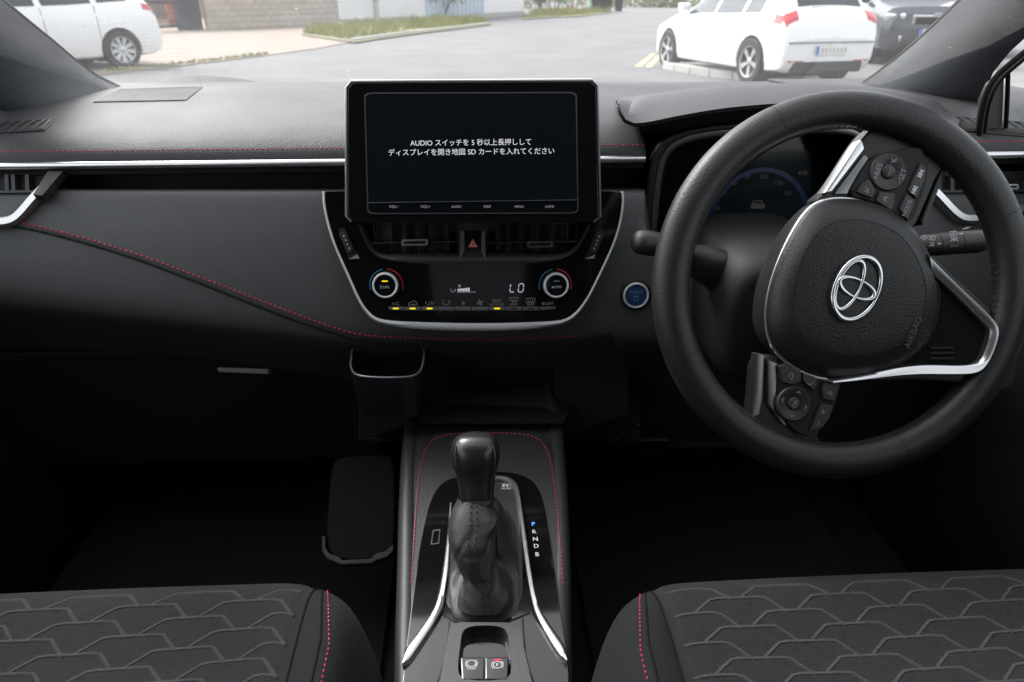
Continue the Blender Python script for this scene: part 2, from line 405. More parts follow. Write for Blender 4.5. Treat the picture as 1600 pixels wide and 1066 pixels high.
# ================================================================== DASHBOARD
dash = thing('dashboard', (0, .86, .70), 'wide dark dashboard with grey soft top, silver strip and red stitching', 'dashboard')
def zz(py, Y, px=270): return P(px, py, Y).z
TOP = [(1.29, zz(131, 1.29)), (1.20, zz(136.5, 1.20)), (1.10, zz(147.5, 1.10)), (1.045, zz(156, 1.045)), (1.035, zz(158, 1.035)), (.96, zz(176, .96)), (.895, zz(200, .895)), (.882, zz(206.5, .882)), (.862, zz(222, .862)), (.848, zz(239, .848)), (.843, zz(245, .843)), (.843, zz(249, .843)), (.850, zz(253, .850)), (.885, zz(250, .885))]
def dtop(Y):
    for (a, za), (b, zb) in zip(TOP, TOP[1:]):
        if b <= Y <= a: return za+(zb-za)*(a-Y)/(a-b)
    return TOP[0][1]
def spline(p, n):
    return [tuple(v) for v in resample(chaikin(p, 2, False), n)]
TOPS = spline(TOP, 60)
XR = P(1011, 245, .843).x                 # the pad ends beside the instrument hood
def toprow(x, end=0):
    return [Vector((x, y, z)) for y, z in TOPS]
xs = [-.80+.04*i for i in range(int((XR-.012+.80)/.04)+1)] + [XR-.012]
rows = [toprow(x) for x in xs]
for k in range(1, 7):                     # rounded end of the pad
    a = k/6*math.pi/2
    rows.append([Vector((XR-.012+.012*math.sin(a), y + (.012*(1-math.cos(a)) if y < .88 else 0), z - (.010*(1-math.cos(a)))*(1 if y < .9 else 0))) for y, z in TOPS])
top_l = grid('top_pad', rows, padtop, dash, thick=.004, smooth=50)
XR2 = P(1405, 245, .843).x
rows = [[Vector((x, max(y, .0), z)) for y, z in TOPS] for x in [XR2+.03*i for i in range(12)]]
grid('top_pad', rows, padtop, dash, thick=.004, smooth=50)
# the flat far section behind the instrument hood
rows = [[Vector((x, y, z-.004)) for y, z in TOPS if y > .93] for x in [XR-.02+.03*i for i in range(30) if XR-.02+.03*i < XR2+.04]]
grid('rear_shelf', rows, padtop, dash, thick=.004, smooth=50)
def topn(Y):
    e = .004; return Vector((0, dtop(Y-e)-dtop(Y+e), 2*e)).normalized()
ST = .8495
for a, b in ((-.80, XR-.004), (XR2+.01, XR2+.33)):
    stitches('red_stitching', [Vector((a+(b-a)*i/60, ST, dtop(ST)+.0018)) for i in range(61)], Vector((0, -.75, .66)), red_thread, dash, length=.0042, gap=.0016, r=.0007)
# the silver strip under the pad
def strip_path(x0, x1, n=24): return [Vector((x0+(x1-x0)*i/(n-1), .842, zz(257, .842))) for i in range(n)]
for x0, x1 in ((-.80, XR-.003), (XR2-.01, XR2+.33)):
    sweep('silver_strip', strip_path(x0, x1), [(-.0045, -.002), (.0045, -.002), (.0042, .003), (.0015, .0052), (-.0025, .0052), (-.0045, .002)], Vector((0, -1, .1)), silver, dash, smooth=60)
    box('strip_carrier', ((x0+x1)/2, .853, zz(259, .853)), (x1-x0, .012, .016), black, dash)
# dark recess behind the padded panel
z1, z0 = zz(262, .86), zz(300, .845)
for xa, xb in ((-.8, XR), (XR2, .85)):
    raw('recess_wall', [Vector((xa, .895, z1+.004)), Vector((xb, .895, z1+.004)), Vector((xb, .893, z0-.010)), Vector((xa, .893, z0-.010)), Vector((xb, .838, z0-.012)), Vector((xa, .838, z0-.012))], [(0, 1, 2, 3), (3, 2, 4, 5)], black, dash, smooth=0)

# padded front panel: bulges towards the seats, then folds under
def fshift(px): return -12 + 62*max(0, min(1, (px+40)/580))
FY = [(296, .850), (298, .832), (301, .826), (330, .815), (370, .800), (410, .787), (440, .779), (462, .775), (478, .7755), (486, .780), (500, .797), (520, .828), (545, .862), (580, .90), (640, .95)]
def ylerp(t, tab):
    if t <= tab[0][0]: return tab[0][1]
    for (a, ya), (b, yb) in zip(tab, tab[1:]):
        if a <= t <= b: return ya+(yb-ya)*(t-a)/(b-a)
    return tab[-1][1]
FS = spline(FY, 90)
def fpy(q, px):
    t = max(0, min(1, (q-300)/170)); return q + fshift(px)*t*t*(3-2*t)
def finv(py, px):
    lo, hi = 290, 660
    for _ in range(40):
        m_ = (lo+hi)/2
        if fpy(m_, px) < py: lo = m_
        else: hi = m_
    return lo
seam = curve2([(-40, 344), (12, 352), (60, 361), (130, 379), (220, 407), (320, 446), (400, 478), (470, 505), (520, 520), (560, 533), (640, 540), (760, 541), (860, 540), (905, 536), (960, 520)], 90)
def seam_y(px):
    if px < seam[0][0]: return seam[0][1]-(seam[0][0]-px)*.14
    if px > seam[-1][0]: return 9999
    for (x0, y0), (x1, y1) in zip(seam, seam[1:]):
        if x0 <= px <= x1: return y0+(y1-y0)*(px-x0)/max(1e-6, x1-x0)
    return 9999
def fY(px, py):
    Y = ylerp(finv(py, px), FS); t = (py-seam_y(px)+1.5)/3.0; t = max(0, min(1, t)); roll = max(0, min(1, (py-seam_y(px)+9)/9))
    return Y + .0045*t + (.0016*roll*roll if t < 1 else .0)
def front(px, py, lift=0):
    p = P(px, py, fY(px, py)); return p + (CAM-p).normalized()*lift
pxs = list(range(-190, 1760, 13))
rows = []
for px in pxs:
    sy = seam_y(px); col = []
    pys = [fpy(q, px) for q, Y in FS]
    if sy < 9000: pys = sorted(pys+[sy-9, sy-6, sy-4, sy-2.5, sy-1.5, sy-.5, sy+.5, sy+1.5, sy+3])
    else: pys = sorted(pys+[pys[-1]+k for k in range(1, 10)])
    rows.append([P(px, max(py, 398 if 1012 < px < 1395 else 0), fY(px, py)) for py in pys])
grid('padded_front_panel', rows, pad, dash, thick=.002, smooth=60)
def facing(p): return (CAM-p).normalized()
sp = [front(a, b, .0005) for a, b in seam]
sweep('panel_seam', sp, [(-.0019, -.002), (.0019, -.002), (.0015, .0006), (-.0015, .0006)], [facing(p) for p in sp], black, dash)
st = curve2([(26, 347), (80, 359), (150, 377), (220, 399), (300, 428), (400, 467), (480, 498), (530, 515), (565, 524), (620, 528), (700, 530), (780, 530), (850, 528), (905, 525)], 120)
sp = [front(a, b, .0022) for a, b in st]
stitches('red_stitching', sp, [facing(p) for p in sp], red_thread, dash, length=.0046, gap=.0016, r=.0009)
# glovebox lid below and its latch
gl = raw('glovebox_lid', [Vector((-.72, .845, .79)), Vector((-.16, .845, .79)), Vector((-.16, .90, .56)), Vector((-.72, .90, .56)), Vector((-.72, 1.0, .79)), Vector((-.16, 1.0, .79)), Vector((-.16, 1.0, .56)), Vector((-.72, 1.0, .56))],
    [(0, 1, 2, 3), (0, 4, 5, 1), (1, 5, 6, 2), (3, 2, 6, 7), (0, 3, 7, 4)], hard, dash, bevel=.008)
lf = frame2(P(380, 584, .812), P(380, 573, .816))
prism('glovebox_latch', lf, lf.uvs([(339, 574), (419, 577), (421, 585), (342, 582)]), -.012, .002, mat('latch_grey', (.10, .10, .105), .5), dash, bevel=.0015)
# knee panel under the steering column
rows = [[Vector((x, y, z)) for y, z in ((.86, .82), (.875, .72), (.93, .60), (1.05, .52))] for x in (.14, .3, .5, .74)]
grid('knee_panel', rows, hard, dash, thick=.01)

# speaker grille in the left corner
def ontop(px, py, lift=0):
    lo, hi = .845, 1.288
    for _ in range(40):
        m_ = (lo+hi)/2; p = P(px, py, m_)
        if p.z > dtop(m_): lo = m_
        else: hi = m_
    return P(px, py, lo) + Vector((0, -.1, 1)).normalized()*lift
def qpt(quad, a, b, lift):
    x = (quad[0][0]*(1-a)+quad[1][0]*a)*(1-b)+(quad[3][0]*(1-a)+quad[2][0]*a)*b
    y = (quad[0][1]*(1-a)+quad[1][1]*a)*(1-b)+(quad[3][1]*(1-a)+quad[2][1]*a)*b
    return ontop(x, y, lift)
gq = [(146, 163), (291, 160), (318, 138.5), (188, 143)]
sg = grid('speaker_grille', [[qpt(gq, i/12, j/12, .0022) for j in range(13)] for i in range(13)], hard, dash, thick=.001)
v = []; f = []
def bar(p, q, hw, h):
    d_ = (q-p).normalized(); s = d_.cross(Vector((0, 0, 1))).normalized()*hw; k = len(v); up = Vector((0, 0, h))
    v.extend([p-s, p+s, q+s, q-s, p+up, q+up]); f.extend([(k, k+1, k+4), (k+1, k+2, k+5, k+4), (k+2, k+3, k+5), (k+3, k, k+4, k+5)])
for i in range(1, 40): bar(qpt(gq, i/40, 0, .0026), qpt(gq, i/40, 1, .0026), .0013, .0012)
for i in range(1, 16):
    for k_ in range(4): bar(qpt(gq, k_/4, i/16, .0026), qpt(gq, (k_+1)/4, i/16, .0026), .0030, .0011)
tag(raw('grille_mesh', v, f, padtop, sg, smooth=0), kind='stuff')
# side demister vents in the pad, left and right
def demister(quad, n, lean):
    dv = grid('demister_vent', [[qpt(quad, i/16, j/4, .0022) for j in range(5)] for i in range(17)], black, dash, thick=.001)
    for i in range(n):
        t = (i+.3)/n; w_ = .38/n; b = max(0, min(1-w_, t+lean/n))
        raw('slat', [qpt(quad, t, .04, .0026), qpt(quad, t+w_, .04, .0026), qpt(quad, b+w_, .95, .0052), qpt(quad, b, .95, .0052)], [(0, 1, 2, 3)], hardgrey, dv, smooth=0)
    loop = [qpt(quad, i/20, 0, .0026) for i in range(20)]+[qpt(quad, 1, i/5, .0026) for i in range(5)]+[qpt(quad, 1-i/20, 1, .0026) for i in range(20)]+[qpt(quad, 0, 1-i/5, .0026) for i in range(5)]
    sweep('vent_rim', loop, circ(.0012, 6), Vector((0, 0, 1)), hard, dv, closed=True)
demister([(-60, 213), (70, 207), (86, 190.5), (-40, 197)], 8, .8)
demister([(1492, 206), (1640, 220), (1610, 196), (1470, 185)], 9, -.8)
# dark cowl beyond the glass edge
cw = [P(a, b, 1.31) for a, b in ((190, 139), (230, 131), (290, 129), (345, 134))]
o = loft('wiper_cowl', [[p+Vector((0, 0, .0)), p+Vector((0, .10, .002)), p+Vector((0, .12, -.05)), p+Vector((0, .0, -.05))] for p in [P(-60, 150, 1.31)]+cw+[P(380, 140, 1.31), P(1300, 150, 1.31)]], black, bevel=0)
tag(o, 'black plastic cowl at the lower left windscreen edge', 'cowl')

# power start button
pf = frame2(P(994, 500, .775), P(994, 420, .79))
c = pf.uv(994, 462, .004); s = .001*1
pb = thing('start_button', pf.pt(*c, 0), 'round blue start button with chrome ring right of the climate panel', 'button')
lathe('button_bezel', pf, [(.0195, -.03), (.0195, .001), (.0185, .003), (.0165, .003)], hard, pb, cx=c[0], cy=c[1])
lathe('chrome_ring', pf, [(.0165, -.004), (.0165, .0035), (.0155, .006), (.0143, .006), (.0135, .003)], bright_satin, pb, cx=c[0], cy=c[1], cap=(False, False))
bl = lathe('button_face', pf, [(.0138, -.004), (.0138, .003), (.0125, .0045), (.004, .0052)], mat('start_button_blue', (.012, .045, .105), .35), pb, cx=c[0], cy=c[1])
lab = mat('start_print', (.12, .22, .34), .5)
text('lettering', 'POWER', pf, c[0], c[1]+.0045, lab, bl, width=.0165, w_=.0056)
ring('power_symbol', pf, disc(c[0], c[1]-.0035, .0035, 24), disc(c[0], c[1]-.0035, .0028, 24), .0048, .0058, lab, bl)
fbox('power_symbol_bar', pf, c[0]-.0004, c[1]-.003, c[0]+.0004, c[1]+.001, .0048, .006, lab, bl)

# ================================================================== INSTRUMENT HOOD AND CLUSTER
ic = thing('instrument_cluster', P(1180, 300, .90), 'hooded instrument cluster with silver bezel behind the steering wheel', 'instrument cluster')
back = curve2([(965, 156), (1000, 150), (1060, 143), (1130, 137), (1210, 133.5), (1300, 135), (1380, 142), (1450, 156), (1500, 176)], 40)
edge = curve2([(966, 162), (972, 182), (984, 193), (1005, 193), (1060, 181), (1130, 169), (1210, 162), (1300, 160), (1390, 168), (1450, 185), (1496, 205)], 40)
under = curve2([(1000, 205), (1010, 207), (1030, 210), (1050, 210), (1090, 205), (1140, 200), (1210, 196), (1290, 196), (1360, 202), (1400, 212), (1440, 226)], 40)
rows = []
for i in range(40):
    a = P(*edge[i], .815 + .02*abs(i/39-.5)); b = P(*back[i], .985); col = []
    for k in range(13):
        t = k/12; q = a.lerp(b, t); q.z += .010*math.sin(t*math.pi)**1.0*(1 if 2 < i < 37 else .3); col.append(q)
    a2 = a+Vector((0, .002, -.0035)); u_ = P(*under[i], .875)
    rows.append([u_, a2.lerp(u_, .5)+Vector((0, 0, .002)), a2+Vector((0, .006, .0)), a2] + col + [b+Vector((0, .05, -.02))])
grid('hood', rows, padtop, ic, thick=.002, smooth=40)
bez = [(1020, 400), (1022, 340), (1027, 290), (1034, 248), (1052, 226), (1090, 213), (1150, 206), (1210, 203), (1270, 203), (1310, 204), (1340, 210), (1352, 232), (1358, 270), (1360, 330), (1360, 400)]
bo = curve2(bez, 70); cx_, cy_ = 1190, 330
bp = [P(a, b, .862) for a, b in bo]
sweep('silver_bezel', bp, [(-.0042, -.004), (.0042, -.004), (.0042, .002), (.001, .0042), (-.0042, .0035)], Vector((0, -1, .12)), darksilver, ic, smooth=60)
bi = [((a-cx_)*1.10+cx_, (b-cy_)*1.10+cy_) for a, b in bo]
rows = [[P(*q, .866), P(*q2, .858)] for q, q2 in zip(bo, bi)]
grid('bezel_surround', rows, hard, ic, thick=.006)
cf = frame2(P(1190, 390, .925), P(1190, 210, .945))
rows = [[P(*q, .863), cf.at(*[(q[0]-cx_)*.965+cx_, (q[1]-cy_)*.965+cy_], -.001)] for q in bo]
grid('cluster_wall', rows, black, ic, thick=.003)
prism('cluster_glass', cf, cf.uvs([(1000, 400), (1000, 190), (1390, 190), (1390, 400)]), -.012, -.002, glossy_screen, ic)
gz = -.0005
gd = prism('gauge_display', cf, cf.uvs([(1092, 368), (1092, 236), (1266, 236), (1266, 368)], gz), -.002, gz, screen_lit, ic)
gc = cf.uv(1184, 352, gz); gx = abs(cf.uv(1104, 352, gz)[0]-gc[0]); gy = cf.uv(1184, 262, gz)[1]-gc[1]
arc = lambda k, a: (gc[0]+gx*k*math.cos(a), gc[1]+gy*k*math.sin(a))
n = 40; v = []; f = []
angs = [R(180 - 165*i/n) for i in range(n+1)]
for a in angs: v += [cf.pt(*arc(1.0, a), gz+.0004), cf.pt(*arc(.92, a), gz+.0004)]
raw('speed_arc', v, [(2*i, 2*i+1, 2*i+3, 2*i+2) for i in range(n)], gauge_blue, gd, smooth=0)
for i in range(9):
    a = R(180-165*i/8.4); p, q = arc(1.0, a), arc(.93, a); d = Vector((q[1]-p[1], p[0]-q[0], 0)).normalized()*.0004
    raw('tick', [cf.pt(p[0]+d.x, p[1]+d.y, gz+.0007), cf.pt(p[0]-d.x, p[1]-d.y, gz+.0007), cf.pt(q[0]-d.x, q[1]-d.y, gz+.0007), cf.pt(q[0]+d.x, q[1]+d.y, gz+.0007)], [(0, 1, 2, 3)], gauge_grey, gd, smooth=0)
for s_, x, y in (('0', 1118, 350), ('20', 1120, 325), ('40', 1130, 301), ('60', 1147, 286), ('80', 1168, 276), ('100', 1194, 276), ('120', 1217, 286), ('140', 1231, 302), ('P', 1137, 350)):
    u_, v_ = cf.uv(x, y, gz); text('digits', s_, cf, u_, v_, gauge_grey, gd, size=.0085, w_=gz+.0006)
u_, v_ = cf.uv(1254, 270, gz); text('digits', '4:45', cf, u_, v_, mat('clock_dim', (.05, .05, .05), .4, emit=(.4, .4, .4), estr=.015), gd, size=.008, w_=gz+.0006)
a = cf.uv(1103, 352, gz); b = cf.uv(1128, 350, gz)
fbox('needle', cf, a[0], a[1]-.0003, b[0], a[1]+.0003, gz, gz+.0009, gauge_grey, gd)
car = [(1173, 326), (1173, 320), (1176, 317), (1178, 313), (1190, 313), (1192, 317), (1195, 320), (1195, 326)]
prism('car_symbol', cf, cf.uvs(car, gz), gz, gz+.0006, mat('car_symbol_grey', (.035, .035, .035), .4, emit=(.5, .5, .5), estr=.004), gd)
prism('car_symbol_window', cf, cf.uvs([(1177, 318), (1179, 314.5), (1189, 314.5), (1191, 318)], gz), gz+.0006, gz+.0009, black, gd)

# ================================================================== INFOTAINMENT DISPLAY
DF = frame2(P(740, 346, .733), P(740, 126, .777))
dp = thing('infotainment_display', DF.at(740, 340), 'large black tablet display with white Japanese message above the centre vents', 'display')
def duv(p, w_=0): return DF.uvs(p, w_)
prism('housing', DF, duv([(541, 136), (549, 126), (925, 124), (934, 133), (938, 338), (926, 348), (550, 348), (540, 338)]), -.020, -.003, black, dp, bevel=.002)
prism('front_bezel', DF, duv([(544, 138), (552, 129), (922, 127), (931, 136), (935, 338), (922, 347), (553, 347), (543, 338)]), -.003, 0, piano, dp, bevel=.0008)
edge_l = [DF.at(x, y, -.004) for x, y in [(549, 346), (541, 338), (541, 137), (549, 127), (925, 125), (934, 134), (938, 338), (928, 347)]]
sweep('silver_edge', edge_l, circ(.0014, 6), DF.ez, silver, dp)
sc_o = rrect(0, 0, 1, 1, .035, 5)
def quad_loop(q, loop):
    a, b, c_, d = [Vector((*DF.uv(*p), 0)) for p in q]
    return [tuple((a.lerp(b, x+.5).lerp(d.lerp(c_, x+.5), .5-y))[:2]) for x, y in loop]
so_ = quad_loop([(569, 145), (901, 144), (904, 334), (574, 335)], sc_o); si_ = quad_loop([(571, 147), (899, 146), (902, 332), (576, 333)], sc_o)
ring('screen_frame', DF, so_, si_, 0, .0012, mat('screen_frame_grey', (.07, .07, .075), .35, metal=.6), dp)
pn = prism('screen', DF, quad_loop([(571, 147), (899, 146), (902, 316), (574, 317)], rrect(0, 0, 1, 1, .02)), 0, .0006, screen_lit, dp)
kp = prism('key_strip', DF, quad_loop([(575, 317.5), (902, 316.5), (902, 332), (576, 333)], rrect(0, 0, 1, 1, .02)), 0, .0005, glossy_screen, dp)
a = duv([(576, 317), (902, 316)]); fbox('screen_lower_trim', DF, a[0][0], a[0][1]-.0004, a[1][0], a[0][1]+.0004, .0005, .0014, darksilver, dp)
textpx('message_line', 'AUDIO スイッチを 5 秒以上長押しして', DF, 641, 222.5, 830, lit_white, pn, w_=.001)
textpx('message_line', 'ディスプレイを開き地図 SD カードを入れてください', DF, 607, 237, 866, lit_white, pn, w_=.001)
for s_, x0, x1 in (('VOL−', 608, 623), ('VOL+', 657, 672), ('AUDIO', 705, 721), ('MAP', 756, 767), ('MENU', 804, 818), ('HOME', 852, 866)):
    textpx('key_lettering', s_, DF, x0, 323, x1, lit_dim, kp, w_=.001)
# dark filler between the display and the dash
box('display_mount', P(740, 300, .80)+Vector((0, .03, .02)), (.22, .12, .09), black, dp)

# ================================================================== CENTRE PANEL: VENTS AND CLIMATE CONTROLS
SF = frame2(P(740, 506, .747), P(740, 300, .792))
cp = thing('climate_control_panel', SF.at(740, 505), 'gloss black centre panel with silver rim, air vents and climate controls', 'control panel')
out_px = [(507, 299), (507, 318), (514, 352), (524, 384), (545, 430), (563, 472), (580, 494), (596, 502), (640, 506), (700, 508), (740, 508.5), (800, 508), (860, 505), (884, 501), (900, 490), (918, 466), (938, 425), (958, 382), (968, 350), (973, 318), (972, 299)]
hole_px = [(556, 335), (560, 348), (572, 382), (582, 398), (600, 407), (640, 409), (740, 410), (840, 409), (878, 407), (898, 397), (912, 378), (926, 348), (930, 335)]
def polar(loop, c_, n):
    o_ = []; m_ = len(loop)
    for i in range(n):
        a = 2*math.pi*i/n; dx, dy = math.cos(a), math.sin(a); best = None
        for j in range(m_):
            (x1, y1), (x2, y2) = loop[j], loop[(j+1) % m_]
            ex, ey = x2-x1, y2-y1; den = dx*ey-dy*ex
            if abs(den) < 1e-12: continue
            t = ((x1-c_[0])*ey-(y1-c_[1])*ex)/den; s = ((x1-c_[0])*dy-(y1-c_[1])*dx)/den
            if t > 0 and -1e-6 <= s <= 1+1e-6 and (best is None or t < best): best = t
        o_.append((c_[0]+dx*best, c_[1]+dy*best))
    return o_
ou = SF.uvs(curve2(out_px, 120)); hu = SF.uvs(curve2(hole_px, 100)); cc = SF.uv(740, 372)
ring('gloss_panel', SF, polar(ou, cc, 160), polar(hu, cc, 160), -.006, .0, piano, cp, smooth=30)
rim3 = curve2(out_px, 90)
rp = [SF.at(x, y, -.001) for x, y in rim3]
def rimprof(t):
    k = math.exp(-((t-.5)/.20)**4); w_ = .0026+.0052*k
    return [(-w_*.35, -.004), (w_, -.006), (w_*.9, -.001), (w_*.25, .0028), (-w_*.35, .0022)]
sweep('silver_rim', rp, rimprof, SF.ez, bright_satin, cp, smooth=50)
# vent cavity
vc = [Vector((*q, 0)) for q in polar(hu, cc, 80)]
inner = [Vector(((q.x-cc[0])*.97+cc[0], (q.y-cc[1])*.97+cc[1], 0)) for q in vc]
loft('vent_cavity', [[SF.pt(q.x, q.y, 0.0005) for q in vc], [SF.pt(q.x, q.y, -.006) for q in inner], [SF.pt(q.x, q.y, -.05) for q in inner]], black, cp, cap=(False, True))
lipx = curve2([(562, 352), (574, 382), (584, 397), (602, 405), (640, 407.5), (740, 408), (840, 407.5), (876, 405), (896, 396), (909, 378), (922, 352)], 60)
lp = [SF.at(x, y, .0005) for x, y in lipx]
def lipprof(t):
    k = math.exp(-((t-.5)/.33)**4); w_ = .0018+.0048*k
    return [(-w_*1.5, -.012), (w_*.5, -.003), (w_*.55, .0012), (0, .003), (-w_*.9, .001)]
sweep('vent_lip', lp, lipprof, SF.ez, hardgrey, cp, smooth=60)
VF = SF
for x in (585, 612, 634, 655, 677, 700, 775, 795, 815, 838, 860, 885, 900):
    t = (x-740)/180; a = VF.uv(x, 350, -.02); b = VF.uv(x, 402, -.02)
    fbox('vane', VF, a[0]-.0005, b[1], a[0]+.0005, a[1], -.034, -.014, hard, cp)
for x0, x1 in ((568, 718), (757, 915)):
    a, b = VF.uv(x0, 380, -.008), VF.uv(x1, 380, -.008)
    fbox('blade', VF, a[0], a[1]-.0011, b[0], a[1]+.0011, -.026, -.006, hard, cp, bevel=.0004)
for xc, y in ((648, 379), (844, 382)):
    tf = VF.moved(*VF.uv(xc, y, .001), .001)
    rl = rrect(0, 0, .031, .0072, .0016, 3); ri = rrect(0, 0, .0255, .0034, .001, 3)
    ring('tab_frame', tf, rl, ri, -.012, .001, silver if xc < 700 else darksilver, cp, smooth=40)
    prism('tab', tf, rrect(0, 0, .027, .0055, .001, 3), -.012, -.0005, black, cp)
# hazard button between its silver posts
hz = prism('hazard_button', VF, VF.uvs([(722, 361), (755, 361), (757, 404), (720, 404)], .002), -.02, .001, glossy_screen, cp, bevel=.0008)
for q in ([(719.5, 360), (725, 362), (725.5, 392), (719, 405), (718.5, 405)], [(753, 362), (757.5, 360), (758.5, 405), (757.5, 405), (752.5, 392)]):
    prism('silver_post', VF, VF.uvs(q, .002), -.016, .003, darksilver, cp, bevel=.0008)
tcx = VF.uv(739, 381, .002); 
def tri(k): return [(tcx[0]+k*math.cos(R(90+120*i)), tcx[1]-.0008+k*math.sin(R(90+120*i))) for i in range(3)]
tw = mat('triangle_white', (.8, .75, .75), .4)
for k, m_, z in ((.0068, red_print, .0012), (.0056, tw, .0014), (.0046, red_print, .0016), (.0034, tw, .0018), (.0024, red_print, .0020)):
    prism('warning_triangle', VF, tri(k), .0008, z, m_, hz, smooth=0)
# thumb wheels left and right
for qs, flip in (([(528, 358), (538, 356), (562, 404), (545, 405)], 1), ([(936, 356), (946, 360), (928, 404), (913, 405)], -1)):
    hu_ = SF.uvs(qs, .0006); tw_ = prism('thumb_wheel_slot', SF, hu_, -.003, .0006, black, cp)
    a, b, c_, d = [Vector((*q, 0)) for q in hu_]
    prism('corner_plate', SF, [tuple(d.lerp(a, .0)[:2]), tuple(c_[:2]), tuple(c_.lerp(b, .14)[:2])], .0006, .0014, silver, tw_)
    m0, m1 = a.lerp(b, .5), d.lerp(c_, .5)
    wl = [m0.lerp(m1, .12), m0.lerp(m1, .78)]; ax = (wl[1]-wl[0]).normalized(); sx = Vector((ax.y, -ax.x, 0))*.0042
    prism('thumb_wheel', SF, [tuple((p+s_)[:2]) for p, s_ in ((wl[0], -sx), (wl[0], sx), (wl[1], sx), (wl[1], -sx))], .0, .0036, hard, tw_, bevel=.001)
    for k in range(4):
        q = wl[0].lerp(wl[1], .2+.2*k)
        prism('mark', SF, disc(q.x, q.y, .0015 if k == 0 else .0011, 3 if k == 0 else 4), .0036, .0042, white_print, tw_, smooth=0)
# rotary knobs
for x, y, s_, on in ((602, 446, 'DUAL', True), (869, 446, 'AUTO', False)):
    q = SF.uv(x, y, .010); kf = SF.moved(q[0], q[1], 0)
    kn = lathe('rotary_knob', kf, [(.0158, -.002), (.0158, .005), (.0150, .0105), (.0146, .011)], hard, cp, n=40)
    lathe('chrome_ring', kf, [(.0152, .0095), (.0150, .0125), (.0140, .0138), (.0127, .0135), (.0123, .0120)], bright_satin, kn, n=48, cap=(False, False))
    lathe('knob_face', kf, [(.0126, .009), (.0126, .0124), (.006, .0127)], glossy_screen, kn, n=40)
    fbox('indicator', kf, -.0034, .0046, .0034, .0058, .012, .0131, lit_yellow if on else dim_print, kn)
    text('lettering', s_, kf, 0, -.0016, mat('knob_print', (.40, .38, .40), .5) if on else white_print, kn, width=.0115, w_=.0132)
    for a0_, a1_, m_ in ((100, 195, blue_print), (-18, 85, red_print)):
        v = []; ft = []; N_ = 20
        for i in range(N_+1):
            a = R(a0_+(a1_-a0_)*i/N_); k = .0006
            v += [kf.pt(.0200*math.cos(a), .0200*math.sin(a)-.001, k), kf.pt(.0190*math.cos(a), .0190*math.sin(a)-.001, k)]
        raw('temperature_arc', v, [(2*i, 2*i+1, 2*i+3, 2*i+2) for i in range(N_)], m_, cp, smooth=0)
# row of silver keys
kx = [605, 631.5, 658, 684.5, 711, 737, 763.5, 790, 816, 843, 869]
key_metal = mat('key_brushed_metal', (.34, .32, .34), .33, metal=.9)
lamps = [1, 1, 1, 0, 0, 0, 1, 2, 2, 0]
for i in range(10):
    x0, x1 = kx[i]+.8, kx[i+1]-.8; sl_ = (484 if i == 0 else 485.2, 485.2 if i < 9 else 483)
    key = prism('climate_key', SF, SF.uvs([(x0, 479.6), (x1, 479.6), (x1, sl_[1]), (x0+(3 if i == 0 else 0), sl_[0])], .003), -.002, .0035, key_metal, cp, bevel=.0005)
    if lamps[i]:
        xm = (x0+x1)/2; fq = SF.uvs([(xm-4.6, 481.2), (xm+4.6, 481.2), (xm+4.6, 483.2), (xm-4.6, 483.2)], .0036)
        prism('key_lamp', SF, fq, .003, .0041, lit_yellow if lamps[i] == 1 else black, key, smooth=0)
pr_ = mat('panel_print', (.24, .23, .24), .5)
for s_, x0, y, x1, m_ in (('A/C', 612, 474.5, 624, dim_print), ('ECO', 770, 470, 783, pr_), ('HEAT/COOL', 765, 475.8, 788, pr_), ('FRONT', 797, 475.8, 809, pr_), ('REAR', 824, 475.8, 835, pr_), ('OFF', 853, 474.5, 865, pr_)):
    textpx('lettering', s_, SF, x0, y, x1, m_, cp)
def icon(kind, x, y, s=1.0, fr=SF, m_=pr_, parent=cp, k=.00085):
    """small line symbol: strokes in a box about 12 units wide"""
    S = {'recirc': [[(-6, -2), (-6, 1), (-3, 1), (0, 4), (4, 3), (6, 0), (6, -2), (-6, -2)], [(-2, -1), (3, -1)]],
         'dual_air': [[(-6, 2), (-3, -2), (0, -2)], [(0, 3), (0, -1)], [(3, 3), (3, -2), (6, 0), (6, 3)]],
         'foot': [[(-6, 4), (-3, 2)], [(-5, 0), (-2, -3), (2, -3)], [(4, 3), (4, -3)], [(6, 2), (3, 0)]],
         'screen_air': [[(-6, 4), (6, 4), (4, -1), (-4, -1), (-6, 4)], [(-2, -4), (-1, 2)], [(2, -4), (2, 2)]],
         'rear_air': [[(-6, 3), (6, 3), (6, -3), (-6, -3), (-6, 3)], [(-3, -4), (-3, 1)], [(0, -4), (0, 1)], [(3, -4), (3, 1)]]}
    if kind in S: strokes = S[kind]
    else:
        r = 2.2 if kind == 'fan_small' else 4.0
        strokes = [[(r*.15*math.cos(a), r*.15*math.sin(a)), (r*math.cos(a-.3), r*math.sin(a-.3)), (r*.9*math.cos(a+.35), r*.9*math.sin(a+.35)), (r*.15*math.cos(a), r*.15*math.sin(a))] for a in (0.4, 1.97, 3.54, 5.11)]
    c_ = fr.uv(x, y, .0006); v = []; f = []
    for st_ in strokes:
        for p, q in zip(st_, st_[1:]):
            p = Vector((*p, 0))*k*s; q = Vector((*q, 0))*k*s; d = (q-p).cross(Vector((0, 0, 1))).normalized()*.00032; b0 = len(v)
            for e in (p+d, p-d, q-d, q+d): v.append(fr.pt(c_[0]+e.x, c_[1]+e.y, .0008))
            f.append((b0, b0+1, b0+2, b0+3))
    return raw('symbol', v, f, m_, parent, smooth=0)
